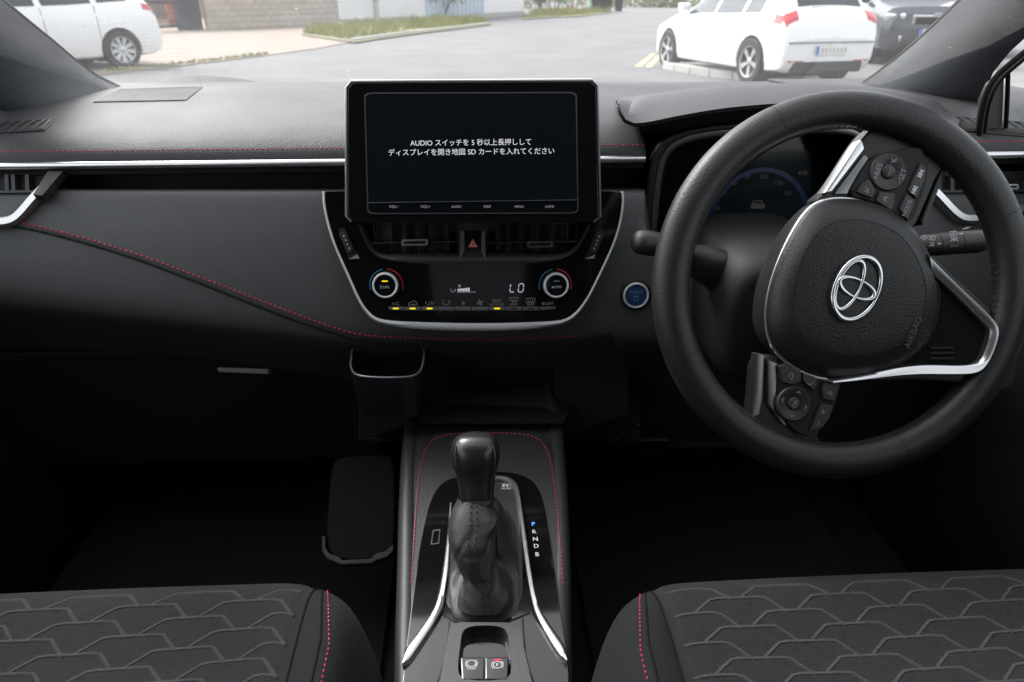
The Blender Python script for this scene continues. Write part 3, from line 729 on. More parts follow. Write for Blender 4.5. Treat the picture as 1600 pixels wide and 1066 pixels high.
for kd, x, y in (('recirc', 645, 474.5), ('dual_air', 671, 474), ('foot', 697, 473), ('fan_small', 724, 474), ('fan', 750, 473), ('screen_air', 803, 469.5), ('rear_air', 829, 469.5), ('fan_small', 849, 474.5)): icon(kd, x, y)
# lit climate read-out: fan bars and a seven-segment LO
lit_lilac = mat('readout_lilac', (.1, .1, .1), .4, emit=(.78, .66, .86), estr=.15)
for i in range(5):
    x = 715+i*3.9; h = 2.5+.45*i
    if i < 5: prism('fan_bar', SF, SF.uvs([(x, 455.5), (x+3.2, 455.5), (x+3.4, 455.5-h-1.5), (x+.2, 455.5-h-1.5)], .0006), .0002, .0008, lit_lilac, cp, smooth=0)
a = SF.uvs([(714, 457), (744, 457)], .0006); fbox('readout_line', SF, a[0][0], a[0][1]-.0003, a[1][0], a[0][1]+.0003, .0002, .0008, lit_dim, cp)
icon('fan_small', 718, 447, 1.0, SF, lit_dim); icon('foot', 708, 454, .7, SF, lit_dim)
def seg7(x, on):
    c_ = SF.uv(x, 450, .0006); wd, ht, sl_ = .0058, .0100, .14
    pts = {'a': ((-.5, .5), (.5, .5)), 'b': ((.5, .5), (.5, 0)), 'c': ((.5, 0), (.5, -.5)), 'd': ((-.5, -.5), (.5, -.5)), 'e': ((-.5, 0), (-.5, -.5)), 'f': ((-.5, .5), (-.5, 0))}
    for s_ in on:
        (x0, y0), (x1, y1) = pts[s_]; p = Vector((x0*wd+y0*ht*sl_, y0*ht, 0)); q = Vector((x1*wd+y1*ht*sl_, y1*ht, 0)); t = (q-p).normalized(); p += t*.0005; q -= t*.0005
        d = t.cross(Vector((0, 0, 1)))*.00055
        prism('segment', SF, [(c_[0]+e.x, c_[1]+e.y) for e in (p, p+t*.0006+d, q-t*.0006+d, q, q-t*.0006-d, p+t*.0006-d)], .0002, .0008, lit_lilac, cp, smooth=0)
seg7(801, 'fed'); seg7(814, 'abcdef')

# ================================================================== OUTER AIR VENTS
def end_vent(side, trim, cavity, label, vanes, blades, tab=None):
    fr = frame2(P(trim[0][0], 350, .800), P(trim[0][0], 270, .826))
    root = thing('air_vent', fr.at(*trim[-1]), label, 'air vent', 'outer dashboard air vents')
    prism('vent_backing', fr, fr.uvs(cavity, -.004), -.05, -.026, black, root)
    for x in vanes:
        a, b = fr.uv(x, 272, -.016), fr.uv(x, 345, -.016); fbox('vane', fr, a[0]-.0022, b[1], a[0]+.0022, a[1], -.03, -.018, hardgrey, root)
    for y in blades:
        a, b = fr.uv(cavity[0][0], y, -.01), fr.uv(cavity[1][0], y, -.01); fbox('blade', fr, min(a[0], b[0]), a[1]-.001, max(a[0], b[0]), a[1]+.001, -.022, -.006, hard, root)
    tp = [fr.at(x, y, .0) for x, y in curve2(trim, 40)]
    sweep('silver_trim', tp, [(-.0052, -.012), (.0052, -.012), (.0052, .001), (.0030, .0042), (-.0040, .0042), (-.0052, .002)], fr.ez, silver, root, smooth=40)
    if tab: 
        q = fr.uv(*tab, .003); tf = fr.moved(q[0], q[1], .003)
        ring('tab_frame', tf, rrect(0, 0, .028, .0065, .0014, 3), rrect(0, 0, .023, .003, .001, 3), -.012, 0, silver, root)
    return root
lv = end_vent(-1, [(66, 296), (52, 310), (34, 332), (20, 344), (0, 347), (-60, 349), (-110, 346)], [(-130, 268), (70, 268), (64, 290), (20, 338), (-130, 344)], 'left outer air vent with silver trim at the dashboard end', (-60, -28, 8, 18, 40), (303,), None)
prism('vent_arm', frame2(P(66, 300, .80), P(66, 270, .826)), frame2(P(66, 300, .80), P(66, 270, .826)).uvs([(46, 298), (61, 300), (94, 261), (70, 261)]), -.016, -.006, hard, lv, bevel=.001)
rv = end_vent(1, [(1452, 292), (1470, 310), (1488, 330), (1502, 341), (1520, 343), (1560, 336), (1610, 323), (1680, 300)], [(1440, 262), (1700, 262), (1700, 310), (1600, 320), (1520, 335), (1470, 300)], 'right outer air vent with silver trim beside the steering wheel rim', (1470, 1490, 1507, 1530, 1570, 1610), (301,), (1575, 292))
prism('vent_arm', frame2(P(1452, 300, .80), P(1452, 270, .826)), frame2(P(1452, 300, .80), P(1452, 270, .826)).uvs([(1446, 296), (1461, 292), (1448, 261), (1428, 261)]), -.016, -.006, hard, rv, bevel=.001)

# ================================================================== COLUMN AND STALKS
sc_ = thing('steering_column', (.345, .80, .93), 'black steering column shroud behind the steering wheel hub', 'steering column')
def sect(y, z0, z1, hw, n=28):
    return [Vector((.345+hw*math.copysign(abs(math.cos(2*math.pi*i/n))**.5, math.cos(2*math.pi*i/n)), y, (z0+z1)/2+(z1-z0)/2*math.copysign(abs(math.sin(2*math.pi*i/n))**.5, math.sin(2*math.pi*i/n)))) for i in range(n)]
cz1, cz0 = P(1190, 384, .715).z, P(1190, 590, .70).z; chw = .345-P(1122, 470, .70).x
loft('shroud', [sect(.672, cz0+.012, cz1-.022, chw-.012), sect(.680, cz0+.004, cz1-.010, chw-.004), sect(.70, cz0, cz1-.002, chw), sect(.76, cz0-.01, cz1+.001, chw+.002), sect(.85, cz0-.02, cz1-.002, chw+.004)], shroud_black, sc_, smooth=50)
kf = frame2(P(1152, 445, .70), P(1152, 430, .705)); 
kh = prism('key_slot', kf, kf.uvs([(1144, 428), (1160, 428), (1160, 447), (1144, 447)]), -.02, .004, black, sc_, bevel=.001)
lathe('slot_screw', kf, [(.0045, .0), (.0045, .0045), (.003, .005)], hardgrey, kh, n=14, cx=kf.uv(1152, 437)[0], cy=kf.uv(1152, 437)[1])
ls = thing('wiper_stalk', P(1080, 400, .72), 'left black wiper stalk with rounded grey tip beside the rim', 'stalk')
path = [P(1130, 425, .735), P(1100, 412, .728), P(1075, 398, .72), P(1040, 384, .705), P(1005, 379, .695), P(989, 378, .692)]
radii = [.026, .019, .013, .0135, .0135, .010]
pa = resample(path, 26); rr = [ylerp(i/25, [(0, .026), (.25, .021), (.42, .0125), (.6, .0125), (.9, .0138), (.97, .012), (1, .007)]) for i in range(26)]
loft('stalk_arm', [sweep_rings(pa, circ(1, 16), Vector((0, 0, 1)))[i] if False else [pa[i]+(q-pa[i])*rr[i] for q in sweep_rings(pa, circ(1, 16), Vector((0, 0, 1)))[i]] for i in range(26)], hard, ls, smooth=60)
lsf = frame2(P(1078, 392, .700), P(1078, 370, .705))
text('lettering', 'OFF', lsf, *lsf.uv(1077, 380, .0), white_print, ls, size=.0075, w_=.0, rot=R(78))
fbox('mark', lsf, *lsf.uv(1072, 394), *lsf.uv(1077, 392), -.001, .0005, white_print, ls)
rs = thing('light_stalk', P(1480, 385, .70), 'right black light stalk with white symbols under the side vent', 'stalk')
pa = resample([P(1380, 392, .70), P(1440, 384, .70), P(1500, 379, .70), P(1536, 377, .70)], 24)
rr = [ylerp(i/23, [(0, .010), (.3, .011), (.5, .0125), (.95, .0130), (1, .011)]) for i in range(24)]
rg = sweep_rings(pa, circ(1, 18), Vector((0, 0, 1)))
loft('stalk_arm', [[pa[i]+(q-pa[i])*rr[i] for q in rg[i]] for i in range(24)], hard, rs, smooth=60)
for x in (1462, 1483, 1498):
    t = min(23, max(0, int((x-1380)/156*23))); c_ = pa[t]; 
    loft('collar_groove', [[c_+Vector((dx, 0, 0))+(q-c_)*rr[t]*1.015 for q in [pa[t]+(k-pa[t]) for k in rg[t]]] for dx in (-.0006, .0006)], black, rs)
rsf = Fr(P(1490, 378, .687), (1, 0, 0), (0, .35, 1))
def strokes(fr, x, y, lines, m_, parent, k=.001, wd=.0004, rot=0, w_=0, name='symbol'):
    c_ = fr.uv(x, y, w_); v = []; f = []; ca, sa = math.cos(rot), math.sin(rot)
    for st_ in lines:
        for p, q in zip(st_, st_[1:]):
            p = Vector((*p, 0))*k; q = Vector((*q, 0))*k; d = (q-p).cross(Vector((0, 0, 1))).normalized()*wd; b0 = len(v); t = (q-p).normalized()*wd
            for e in (p-t+d, p-t-d, q+t-d, q+t+d): v.append(fr.pt(c_[0]+e.x*ca-e.y*sa, c_[1]+e.x*sa+e.y*ca, w_))
            f.append((b0, b0+1, b0+2, b0+3))
    return raw(name, v, f, m_, parent, smooth=0)
LAMP = [[(0, -3), (0, 3), (3, 2), (4, 0), (3, -2), (0, -3)], [(-1.5, 2), (-4, 2)], [(-1.5, 0), (-4, 0)], [(-1.5, -2), (-4, -2)]]
strokes(rsf, 1490, 365, LAMP, white_print, rs); strokes(rsf, 1491, 374, [[(-4, 2), (-2, 0), (-4, -2)], [(4, 2), (2, 0), (4, -2)], [(-1, 2), (-1, -2)], [(1, 2), (1, -2)], [(-2, 0), (2, 0)]], white_print, rs)
strokes(rsf, 1457, 372, LAMP, white_print, rs, k=.0009); strokes(rsf, 1444, 371, [[(-4, -1.2), (0, -1.2), (0, -3), (4, 0), (0, 3), (0, 1.2), (-4, 1.2), (-4, -1.2)]], white_print, rs, k=.0009)
strokes(rsf, 1456, 382, [[(-2, -1.5), (2, -1.5), (2, 1.5), (-2, 1.5)]], white_print, rs, k=.0009)
strokes(rsf, 1468, 381, [[(-1.5, 0), (1.5, 0)]], white_print, rs, wd=.0007); strokes(rsf, 1502, 365, [[(-1.5, 0), (1.5, 0)]], white_print, rs, wd=.0008)
strokes(rsf, 1510, 356, [[(-4, -1), (-1, -1), (0, 1), (1, -1), (4, 1)]], white_print, rs)
text('lettering', 'AUTO', rsf, *rsf.uv(1491, 384.5), dim_print, rs, width=.0085, w_=0)

# ================================================================== STEERING WHEEL (turned about 65 degrees)
WF = Fr((.3465, .585, .971), (1, 0, 0), (0, math.sin(R(23.2)), math.cos(R(23.2))))
TURN = R(65)
sw = thing('steering_wheel', WF.o, 'black leather three-spoke steering wheel turned sideways with chrome emblem', 'steering wheel')
RM, RA, RB = .1665, .0176, .0150
def rim_ring(a, k=1.0):
    c_ = Vector((math.cos(a), math.sin(a), 0)); o_ = []
    for i in range(24):
        t = 2*math.pi*i/24; r = RM + RA*k*math.cos(t); w_ = RB*k*math.sin(t)
        o_.append(WF.pt(c_.x*r, c_.y*r, w_))
    return o_
rim = loft('rim', [rim_ring(2*math.pi*i/120) for i in range(120)], leather, sw, loop=True, smooth=80)
def wang(px, py):
    u_, v_ = WF.uv(px, py); return math.atan2(v_, u_)
for px, py in ((1207, 180), (1562, 336), (1062, 556), (1405, 705)):
    a = wang(px, py)
    loft('rim_seam', [rim_ring(a-.0036, 1.004), rim_ring(a-.0012, 1.010), rim_ring(a+.0012, 1.010), rim_ring(a+.0036, 1.004)], black, rim)
# black lacing round the inside of the rim
v = []; f = []
for i in range(150):
    a = 2*math.pi*i/150; t0, t1 = math.pi*.88, math.pi*1.12
    q = []
    for k, t in enumerate((t0, (t0+t1)/2, t1)):
        aa = a + (k-1)*.012; r = RM+(RA+.0006)*math.cos(t); q.append(WF.pt(math.cos(aa)*r, math.sin(aa)*r, (RB+.0006)*math.sin(t)))
    d = (q[2]-q[0]).cross(WF.ez).normalized()*.0
    for p, s in zip(q, q[1:]):
        sd_ = (s-p).cross(Vector(WF.pt(0, 0, 0)-p)).normalized()*.0008; n0 = len(v); v += [p-sd_, p+sd_, s+sd_, s-sd_]; f.append((n0, n0+1, n0+2, n0+3))
tag(raw('rim_lacing', v, f, black_thread, rim, smooth=0), kind='stuff')

def wuv(p, w_=0): return WF.uvs(p, w_)
# hub: side wall, soft chamfer and flat grained cover
hub_px = curve2([(1196, 490), (1204, 440), (1226, 384), (1256, 332), (1280, 313), (1316, 308), (1362, 314), (1402, 332), (1436, 366), (1458, 412), (1471, 456), (1466, 500), (1450, 540), (1412, 570), (1360, 588), (1310, 594), (1262, 584), (1222, 560), (1200, 528)], 72, True)
face_px = curve2([(1238, 492), (1242, 440), (1258, 388), (1286, 352), (1322, 342), (1362, 346), (1404, 364), (1430, 398), (1446, 440), (1446, 484), (1430, 520), (1398, 545), (1350, 556), (1300, 552), (1262, 534), (1244, 514)], 72, True)
hu = [Vector((*q, 0)) for q in wuv(hub_px, .002)]; fu = [Vector((*q, 0)) for q in wuv(face_px, .016)]
hc = sum(fu, Vector())/len(fu)
hu = [Vector((*q, 0)) for q in polar([tuple(q[:2]) for q in hu], hc, 96)]; fu = [Vector((*q, 0)) for q in polar([tuple(q[:2]) for q in fu], hc, 96)]
def lay(L, k, w_): return [WF.pt(hc.x+(q.x-hc.x)*k, hc.y+(q.y-hc.y)*k, w_) for q in L]
def mixl(t, w_): return [WF.pt(*(a.lerp(b, t))[:2], w_) for a, b in zip(hu, fu)]
hub = loft('hub_cover', [lay(hu, .93, -.045), lay(hu, 1.0, -.022), lay(hu, 1.005, -.004), mixl(.02, .0025), mixl(.10, .0065), mixl(.5, .0125), mixl(.88, .0168), mixl(1.0, .0176)], leather, sw, cap=(True, False), smooth=50)
loft('airbag_cover', [lay(fu, 1.0, .0172), lay(fu, .97, .0178), lay(fu, .7, .0195), lay(fu, .35, .0202), lay(fu, .1, .0204)], leather_grain, hub, cap=(False, True), smooth=60)
# silver piping round the hub that runs out into the lower spoke
pip = [(1392, 338), (1362, 318), (1318, 309), (1282, 313), (1256, 332), (1226, 384), (1204, 440), (1195, 490), (1198, 528), (1220, 562), (1262, 588), (1310, 596), (1372, 588), (1420, 577)]
pp_ = [WF.at(x, y, .001) for x, y in curve2(pip, 80)]
sweep('silver_piping', pp_, circ(.0015, 8), WF.ez, silver, hub)
# emblem: three interlaced ellipses in chrome
eu = WF.uv(1337, 451, .021); EF = WF.turned(TURN).moved(0, 0); EF = Fr(WF.pt(*eu, .0200), WF.turned(TURN).ex, WF.turned(TURN).ey)
em = lathe('emblem', EF, [(.0335, -.002), (.0335, .0012), (.031, .0018), (.02, .0018)], leather, hub, n=48)
for v_ in em.data.vertices:
    p = v_.co + ORG[sw.name] - EF.o; v_.co = EF.pt(p.dot(EF.ex)*.98, p.dot(EF.ey)*.70, p.dot(EF.ez)) - ORG[sw.name]
emblem_chrome = mat('emblem_chrome', (.50, .50, .51), .16, metal=1)
def ellipse(cx, cy, a, b, thick, name):
    N_ = 64; path = [EF.pt(cx+a*math.cos(2*math.pi*i/N_), cy+b*math.sin(2*math.pi*i/N_), .003) for i in range(N_)]
    rr_ = [thick(2*math.pi*i/N_) for i in range(N_)]
    rg_ = sweep_rings(path, circ(1, 10, .8), EF.ez, True)
    loft(name, [[path[i]+(q-path[i])*rr_[i] for q in rg_[i]] for i in range(N_)], emblem_chrome, em, loop=True, smooth=80)
ellipse(0, 0, .0300, .0206, lambda t: .0015+.0011*abs(math.cos(t)), 'emblem_outer_ring')
ellipse(0, .0078, .0238, .0104, lambda t: .0011+.0012*abs(math.cos(t)), 'emblem_wide_ring')
ellipse(0, .0, .0080, .0178, lambda t: .0011+.0013*abs(math.sin(t)), 'emblem_tall_ring')
text('airbag_lettering', 'AIRBAG', WF, *WF.uv(1425, 520, .018), mat('embossed_print', (.018, .018, .018), .4), hub, size=.009, rot=R(68), w_=.0195)

WFo = WF; WF = WFo.moved(0, 0, .013)
# lower spoke: V of satin silver round a black insert painted in for the shaded opening
vo = [(1450, 398), (1478, 428), (1540, 486), (1560, 508), (1561, 524), (1546, 566), (1532, 584), (1500, 587), (1420, 585), (1340, 595), (1300, 598)]
vi = [(1456, 430), (1482, 452), (1530, 500), (1545, 515), (1546, 524), (1533, 560), (1524, 570), (1500, 571), (1430, 568), (1350, 585), (1300, 593)]
A = [WF.at(x, y, -.001) for x, y in curve2(vo, 60)]; B = [WF.at(x, y, -.003) for x, y in curve2(vi, 60)]
spoke = loft('lower_spoke_trim', [[a+WF.ez*-.012, a, a.lerp(b, .14)+WF.ez*.0022, a.lerp(b, .5)+WF.ez*.0022, a.lerp(b, .9)+WF.ez*.0005, b+WF.ez*-.012] for a, b in zip(A, B)], silver, sw, smooth=40)
prism('spoke_shade_insert', WF, wuv(vi[:8]+[(1430, 568), (1390, 570), (1420, 500)], -.010), -.030, -.0085, felt_black, spoke)
lo = curve2([(1440, 380), (1482, 424), (1545, 480), (1572, 500), (1590, 500), (1590, 610), (1560, 612), (1500, 598), (1410, 594), (1340, 600), (1340, 560)], 50, True)
prism('spoke_back', WF, wuv(lo, -.014), -.032, -.012, leather, spoke, bevel=.004)
vp = [WF.at(x, y, -.013) for x, y in ((1448, 543), (1484, 543))]
for k in range(3):
    sweep('inner_rib', [p+WF.ey*(-.005*k)+WF.ez*.005 for p in vp], band(.0022, .0012), WF.ez, shroud_black, spoke)

WF = WFo.moved(0, 0, .007)
# upper spoke: leather bridge, satin bars and the cruise buttons
us = prism('upper_spoke', WF, wuv(curve2([(1262, 318), (1296, 296), (1338, 226), (1360, 200), (1400, 178), (1470, 200), (1500, 250), (1468, 262), (1440, 330), (1420, 372), (1340, 340)], 60, True), -.012), -.034, -.010, leather, sw, bevel=.005, seg=3)
prism('satin_bar', WF, wuv([(1287, 302), (1300, 300), (1352, 232), (1346, 216), (1338, 226)], -.006), -.022, -.006, silver, us, bevel=.002)
prism('satin_bar', WF, wuv([(1303, 304), (1326, 304), (1344, 272), (1360, 247), (1352, 240)], -.006), -.022, -.007, darksilver, us, bevel=.002)
bpn = prism('button_plate', WF, wuv(chaikin([(1326, 306), (1345, 270), (1362, 246), (1384, 238), (1438, 228), (1444, 240), (1452, 262), (1444, 300), (1424, 352), (1400, 332), (1362, 314)], 1), -.004), -.02, -.004, black, us, bevel=.0012)
def cluster_pad(cx, cy, rpx, sub, parent, texts, center):
    q = WF.uv(cx, cy, -.002); r = abs(WF.uv(cx+rpx, cy, -.002)[0]-q[0])
    pd = lathe('round_pad', WF, [(r, -.008), (r, -.0030), (r*.94, -.0018), (r*.45, -.0028), (r*.40, -.0034)], hard, parent, n=40, cx=q[0], cy=q[1])
    lathe('centre_button', WF, [(r*.36, -.006), (r*.36, -.0022), (r*.30, -.0014), (r*.1, -.0012)], hard, pd, n=28, cx=q[0], cy=q[1])
    text('lettering', center, WF, *q, dim_print, pd, width=r*.48, w_=-.0008, rot=TURN+R(5))
    for s, x, y, sz in texts: text('lettering', s, WF, *WF.uv(x, y, -.001), dim_print, pd, size=sz, w_=-.0008, rot=TURN+R(5))
    return pd
p1 = cluster_pad(1389, 268, 29, None, us, (('+RES', 1371, 268, .0075), ('−SET', 1409, 276, .0075)), 'CANCEL')
strokes(WF, 1397, 251, [[(-3, -2), (0, 0), (3, 2)], [(-2, 2), (-2, -1), (2, -1)]], dim_print, p1, k=.0009, w_=-.0008)
def key(name, q, parent, bev=.0012, hi=-.0012):
    return prism(name, WF, wuv(q, -.002), -.010, hi, hard, parent, bevel=bev)
k = key('spoke_key', [(1338, 300), (1348, 284), (1358, 280), (1368, 298), (1362, 310), (1348, 305)], us); strokes(WF, 1354, 298, [[(-3, -1), (3, -1)], [(-1, -3), (-1, 3)], [(1, -2), (3, 3)]], dim_print, k, k=.0008, w_=-.0009, rot=TURN)
k = key('spoke_key', [(1368, 314), (1374, 300), (1398, 302), (1397, 318), (1392, 330), (1378, 320)], us); strokes(WF, 1384, 311, [[(-3, -2), (-1, 3)], [(3, -2), (1, 3)], [(-1, 0), (1, 0)]], dim_print, k, k=.0008, w_=-.0009, rot=TURN)
k = key('spoke_key', [(1418, 298), (1438, 254), (1447, 264), (1444, 282), (1432, 311)], us); strokes(WF, 1438, 272, [[(-3, -2), (-3, 2), (0, 0), (-3, -2)], [(0, -2), (0, 2), (3, 0), (0, -2)], [(4, -2), (4, 2)]], white_print, k, k=.0009, w_=-.0009, rot=TURN)
strokes(WF, 1429, 296, [[(3, -2), (3, 2), (0, 0), (3, -2)], [(0, -2), (0, 2), (-3, 0), (0, -2)], [(-4, -2), (-4, 2)]], white_print, k, k=.0009, w_=-.0009, rot=TURN)
k = key('spoke_key', [(1405, 327), (1416, 302), (1430, 314), (1418, 345)], us); text('lettering', 'MODE', WF, *WF.uv(1417, 325, -.001), dim_print, k, width=.016, w_=-.0008, rot=TURN+R(4))
prism('paddle', WF, wuv([(1421, 350), (1452, 270), (1454, 262), (1461, 264), (1459, 274), (1430, 348), (1424, 356)], -.03), -.040, -.012, hardgrey, us, bevel=.002)

# left spoke, now pointing down: satin bars and the menu buttons
lsn = prism('left_spoke', WF, wuv(curve2([(1182, 552), (1178, 610), (1172, 660), (1200, 690), (1250, 712), (1290, 715), (1300, 700), (1270, 684), (1300, 650), (1312, 606), (1320, 580), (1240, 560)], 60, True), -.014), -.036, -.012, leather, sw, bevel=.005, seg=3)
prism('satin_bar', WF, wuv([(1183, 552), (1196, 554), (1193, 622), (1188, 650), (1174, 655), (1180, 610)], -.008), -.024, -.009, darksilver, lsn, bevel=.002)
prism('satin_bar', WF, wuv([(1199, 562), (1215, 568), (1213, 640), (1232, 668), (1222, 664), (1199, 632)], -.008), -.024, -.007, darksilver, lsn, bevel=.002)
prism('button_plate', WF, wuv(chaikin([(1216, 566), (1216, 644), (1236, 668), (1258, 684), (1270, 678), (1298, 644), (1312, 604), (1270, 586)], 1), -.005), -.022, -.005, black, lsn, bevel=.0012)
p2 = cluster_pad(1241, 631, 27, None, lsn, (), 'OK')
for x, y, a in ((1248, 613, 90), (1259, 637, 0), (1237, 650, 270), (1223, 625, 180)):
    strokes(WF, x, y, [[(-1, 2), (1, 0), (-1, -2)]], dim_print, p2, k=.0009, w_=-.001, rot=R(a-15))
k = key('spoke_key', [(1218, 572), (1222, 598), (1240, 602), (1252, 596), (1252, 580), (1232, 568)], lsn); strokes(WF, 1236, 588, [[(-3, -2), (2, -2), (3, 0), (2, 2), (-1, 2)]], dim_print, k, k=.0009, w_=-.0009, rot=TURN)
k = key('spoke_key', [(1254, 582), (1254, 596), (1272, 612), (1277, 600), (1276, 590)], lsn); strokes(WF, 1266, 600, [[(-3, 1), (-1, -1), (1, -1), (3, 1)]], dim_print, k, k=.0009, w_=-.0009)
k = key('spoke_key', [(1284, 606), (1288, 598), (1312, 604), (1304, 628), (1286, 624)], lsn); strokes(WF, 1297, 615, [[(-2, -3), (0, 0), (-1, 3)], [(1, -2), (2, 0), (1, 2)]], dim_print, k, k=.0009, w_=-.0009, rot=TURN)
k = key('spoke_key', [(1266, 674), (1283, 630), (1302, 634), (1296, 654), (1284, 670)], lsn); strokes(WF, 1286, 644, [[(-2, 0), (2, 0)], [(0, -2), (0, 2)]], dim_print, k, k=.0009, w_=-.0009); strokes(WF, 1279, 662, [[(-2, 0), (2, 0)]], dim_print, k, k=.0009, w_=-.0009, rot=TURN)

WF = WFo
# ================================================================== LOWER DASH: TRAY AND CLIP-ON BIN
ct = thing('storage_nook', (0, .86, .70), 'open black storage nook below the climate panel with ribbed mat', 'storage tray')
rubber = mat('ribbed_rubber', (.014, .014, .014), .5, bump=(260, 1.0), voro=True, dist=.003)
bk = frame2(P(780, 650, .86), P(780, 570, .875))
prism('nook_back', bk, bk.uvs([(560, 556), (1000, 556), (1000, 690), (560, 690)], 0), -.02, 0, rubber, ct)
for xa, xb in ((560, 700), (866, 985)):
    lfm = frame2(P(780, 660, .815), P(780, 545, .83))
    prism('nook_cheek', lfm, lfm.uvs([(xa, 540), (xb, 560), (xb-3, 650), (xa, 690)], 0), -.06, 0, hard, ct, bevel=.004)
pts = [P(x, y, Y) for x, y, Y in ((640, 662, .74), (880, 662, .74), (900, 612, .87), (640, 612, .87))]
raw('nook_floor', pts, [(0, 1, 2, 3)], black, ct, smooth=0)
v = []; f = []
for i in range(24):
    for j in range(10):
        x = 694+i*7.2+(3.6 if j % 2 else 0); y = 574+j*7.6
        if x > 864: continue
        q = bk.uv(x, y, 0); b0 = len(v); s = .0013
        v += [bk.pt(q[0]-s, q[1], 0), bk.pt(q[0], q[1]-s*1.3, 0), bk.pt(q[0]+s, q[1], 0), bk.pt(q[0], q[1]+s*1.3, 0), bk.pt(*q, .0022)]
        f += [(b0, b0+1, b0+4), (b0+1, b0+2, b0+4), (b0+2, b0+3, b0+4), (b0+3, b0, b0+4)]
tag(raw('mat_studs', v, f, hard, ct, smooth=0), kind='stuff')

bn = thing('clip_on_bin', P(605, 640, .72), 'black plastic clip-on bin hanging below the red stitched panel', 'bin')
bin_px = curve2([(549, 541), (548, 560), (546, 574), (552, 586), (566, 590), (600, 592), (640, 591), (656, 585), (662, 572), (664, 556), (664, 539), (620, 539), (580, 540)], 60, True)
zt = P(605, 570, .752).z
topo = [G(x, y, zt) for x, y in bin_px]; cb = sum(topo, Vector())/len(topo)
def shr(k, z): return [Vector((cb.x+(p.x-cb.x)*k, cb.y+(p.y-cb.y)*k, z)) for p in topo]
binmat = mat('bin_plastic', (.009, .009, .0105), .28)
loft('bin_shell', [shr(.90, zt-.055), shr(.90, zt-.06), shr(.98, zt-.02), shr(1.0, zt-.001), shr(.995, zt+.0006), shr(.965, zt+.0006), shr(.955, zt-.002), shr(.86, zt-.052)], binmat, bn, smooth=50)
sweep('bin_rim', [p for p in shr(.98, zt+.0008)], circ(.0013, 8), Vector((0, 0, 1)), mat('bin_rim_edge', (.10, .11, .12), .25), bn, closed=True)
hk = [P(662, 541, .757), P(664, 534, .765)]
box('hook', P(662, 538, .762), (.006, .012, .008), binmat, bn, bevel=.001)

# ================================================================== CENTRE CONSOLE
KF = Fr(P(740, 1066, .39), (1, 0, 0), P(740, 660, .70)-P(740, 1066, .39))
KF = Fr(KF.o, (1, 0, 0), (0, math.cos(R(2.5)), math.sin(R(2.5))))
cn = thing('centre_console', KF.at(750, 900)-Vector((0, 0, .25)), 'centre console with gloss black plate, silver strips and red stitched pad', 'console')
def kuv(p, w_=0): return KF.uvs(p, w_)
L_px = [(612, 1180), (613, 1066), (617, 940), (620, 840), (622, 760), (626, 690), (634, 640), (644, 600)]
R_px = [(897, 1180), (896, 1066), (893, 940), (892, 840), (888, 760), (884, 700), (878, 640), (868, 600)]
Lc = [Vector((*q, 0)) for q in kuv(curve2(L_px, 30), .0)]; Rc = [Vector((*q, 0)) for q in kuv(curve2(R_px, 30), .0)]
rings = []
for a, b in zip(Lc, Rc):
    d = b-a; L_ = d.length; ux = d/L_
    r = []
    def kp_(s, w_): q = a+ux*s; return KF.pt(q.x, q.y, w_)
    r = [kp_(.012, -.34), kp_(.0, -.04), kp_(.0, -.012), kp_(.003, -.0035), kp_(.009, .0), kp_(.015, -.001), kp_(.018, -.005), kp_(L_-.018, -.005), kp_(L_-.015, -.001), kp_(L_-.009, .0), kp_(L_-.003, -.0035), kp_(L_, -.012), kp_(L_, -.04), kp_(L_-.012, -.34)]
    rings.append(r)
loft('console_body', rings, hardgrey, cn, smooth=50)
padpx = curve2([(640, 1040), (641, 960), (643, 880), (648, 790), (654, 720), (668, 688), (690, 674), (740, 669), (820, 670), (846, 678), (862, 702), (872, 760), (880, 860), (882, 960), (884, 1040)], 70)
pj = kuv(padpx + [(820, 1040), (700, 1040)], -.003)
prism('surround_pad', KF, pj, -.010, -.0008, mat('console_pad_vinyl', (.019, .019, .020), .5, bump=(560, .3), voro=True), cn, bevel=.002)
stp = curve2([(642, 912), (646, 860), (650, 800), (655, 745), (662, 708), (676, 686), (700, 679), (760, 677), (812, 678), (842, 684), (857, 706), (866, 750), (872, 810), (877, 870), (880, 912)], 110)
stitches('red_stitching', [KF.at(x, y, .0) for x, y in stp], KF.ez, red_thread, cn, length=.0038, gap=.0018, r=.0007)
plate_px = curve2([(626, 1090), (632, 1030), (642, 950), (650, 890), (660, 830), (672, 780), (690, 752), (720, 743), (770, 736), (806, 738), (834, 750), (848, 775), (858, 830), (868, 900), (880, 980), (889, 1040), (890, 1090)], 80)
gp = prism('gloss_plate', KF, kuv(plate_px, .0015), -.006, .0015, piano, cn, bevel=.0012)
prism('shift_surround', KF, kuv(curve2([(702, 880), (706, 830), (712, 790), (730, 760), (780, 752), (806, 760), (812, 800), (818, 880), (815, 965), (690, 965)], 60, True), .002), .0, .0030, hard, cn, bevel=.0008)
def strip2(a_px, b_px, name='silver_strip', hgt=.0045):
    A = [KF.at(x, y, .003) for x, y in curve2(a_px, 44)]; B = [KF.at(x, y, .003) for x, y in curve2(b_px, 44)]
    loft(name, [[a-KF.ez*.004, a+KF.ez*hgt*.5, a.lerp(b, .25)+KF.ez*hgt, a.lerp(b, .75)+KF.ez*hgt, b+KF.ez*hgt*.5, b-KF.ez*.004] for a, b in zip(A, B)], silver, cn, smooth=50)
strip2([(703, 790), (698, 850), (690, 905), (683, 942), (672, 965), (645, 1002), (633, 1016), (629, 1040)], [(706, 790), (704, 850), (701, 905), (694, 948), (684, 970), (656, 1012), (640, 1036), (629, 1042)])
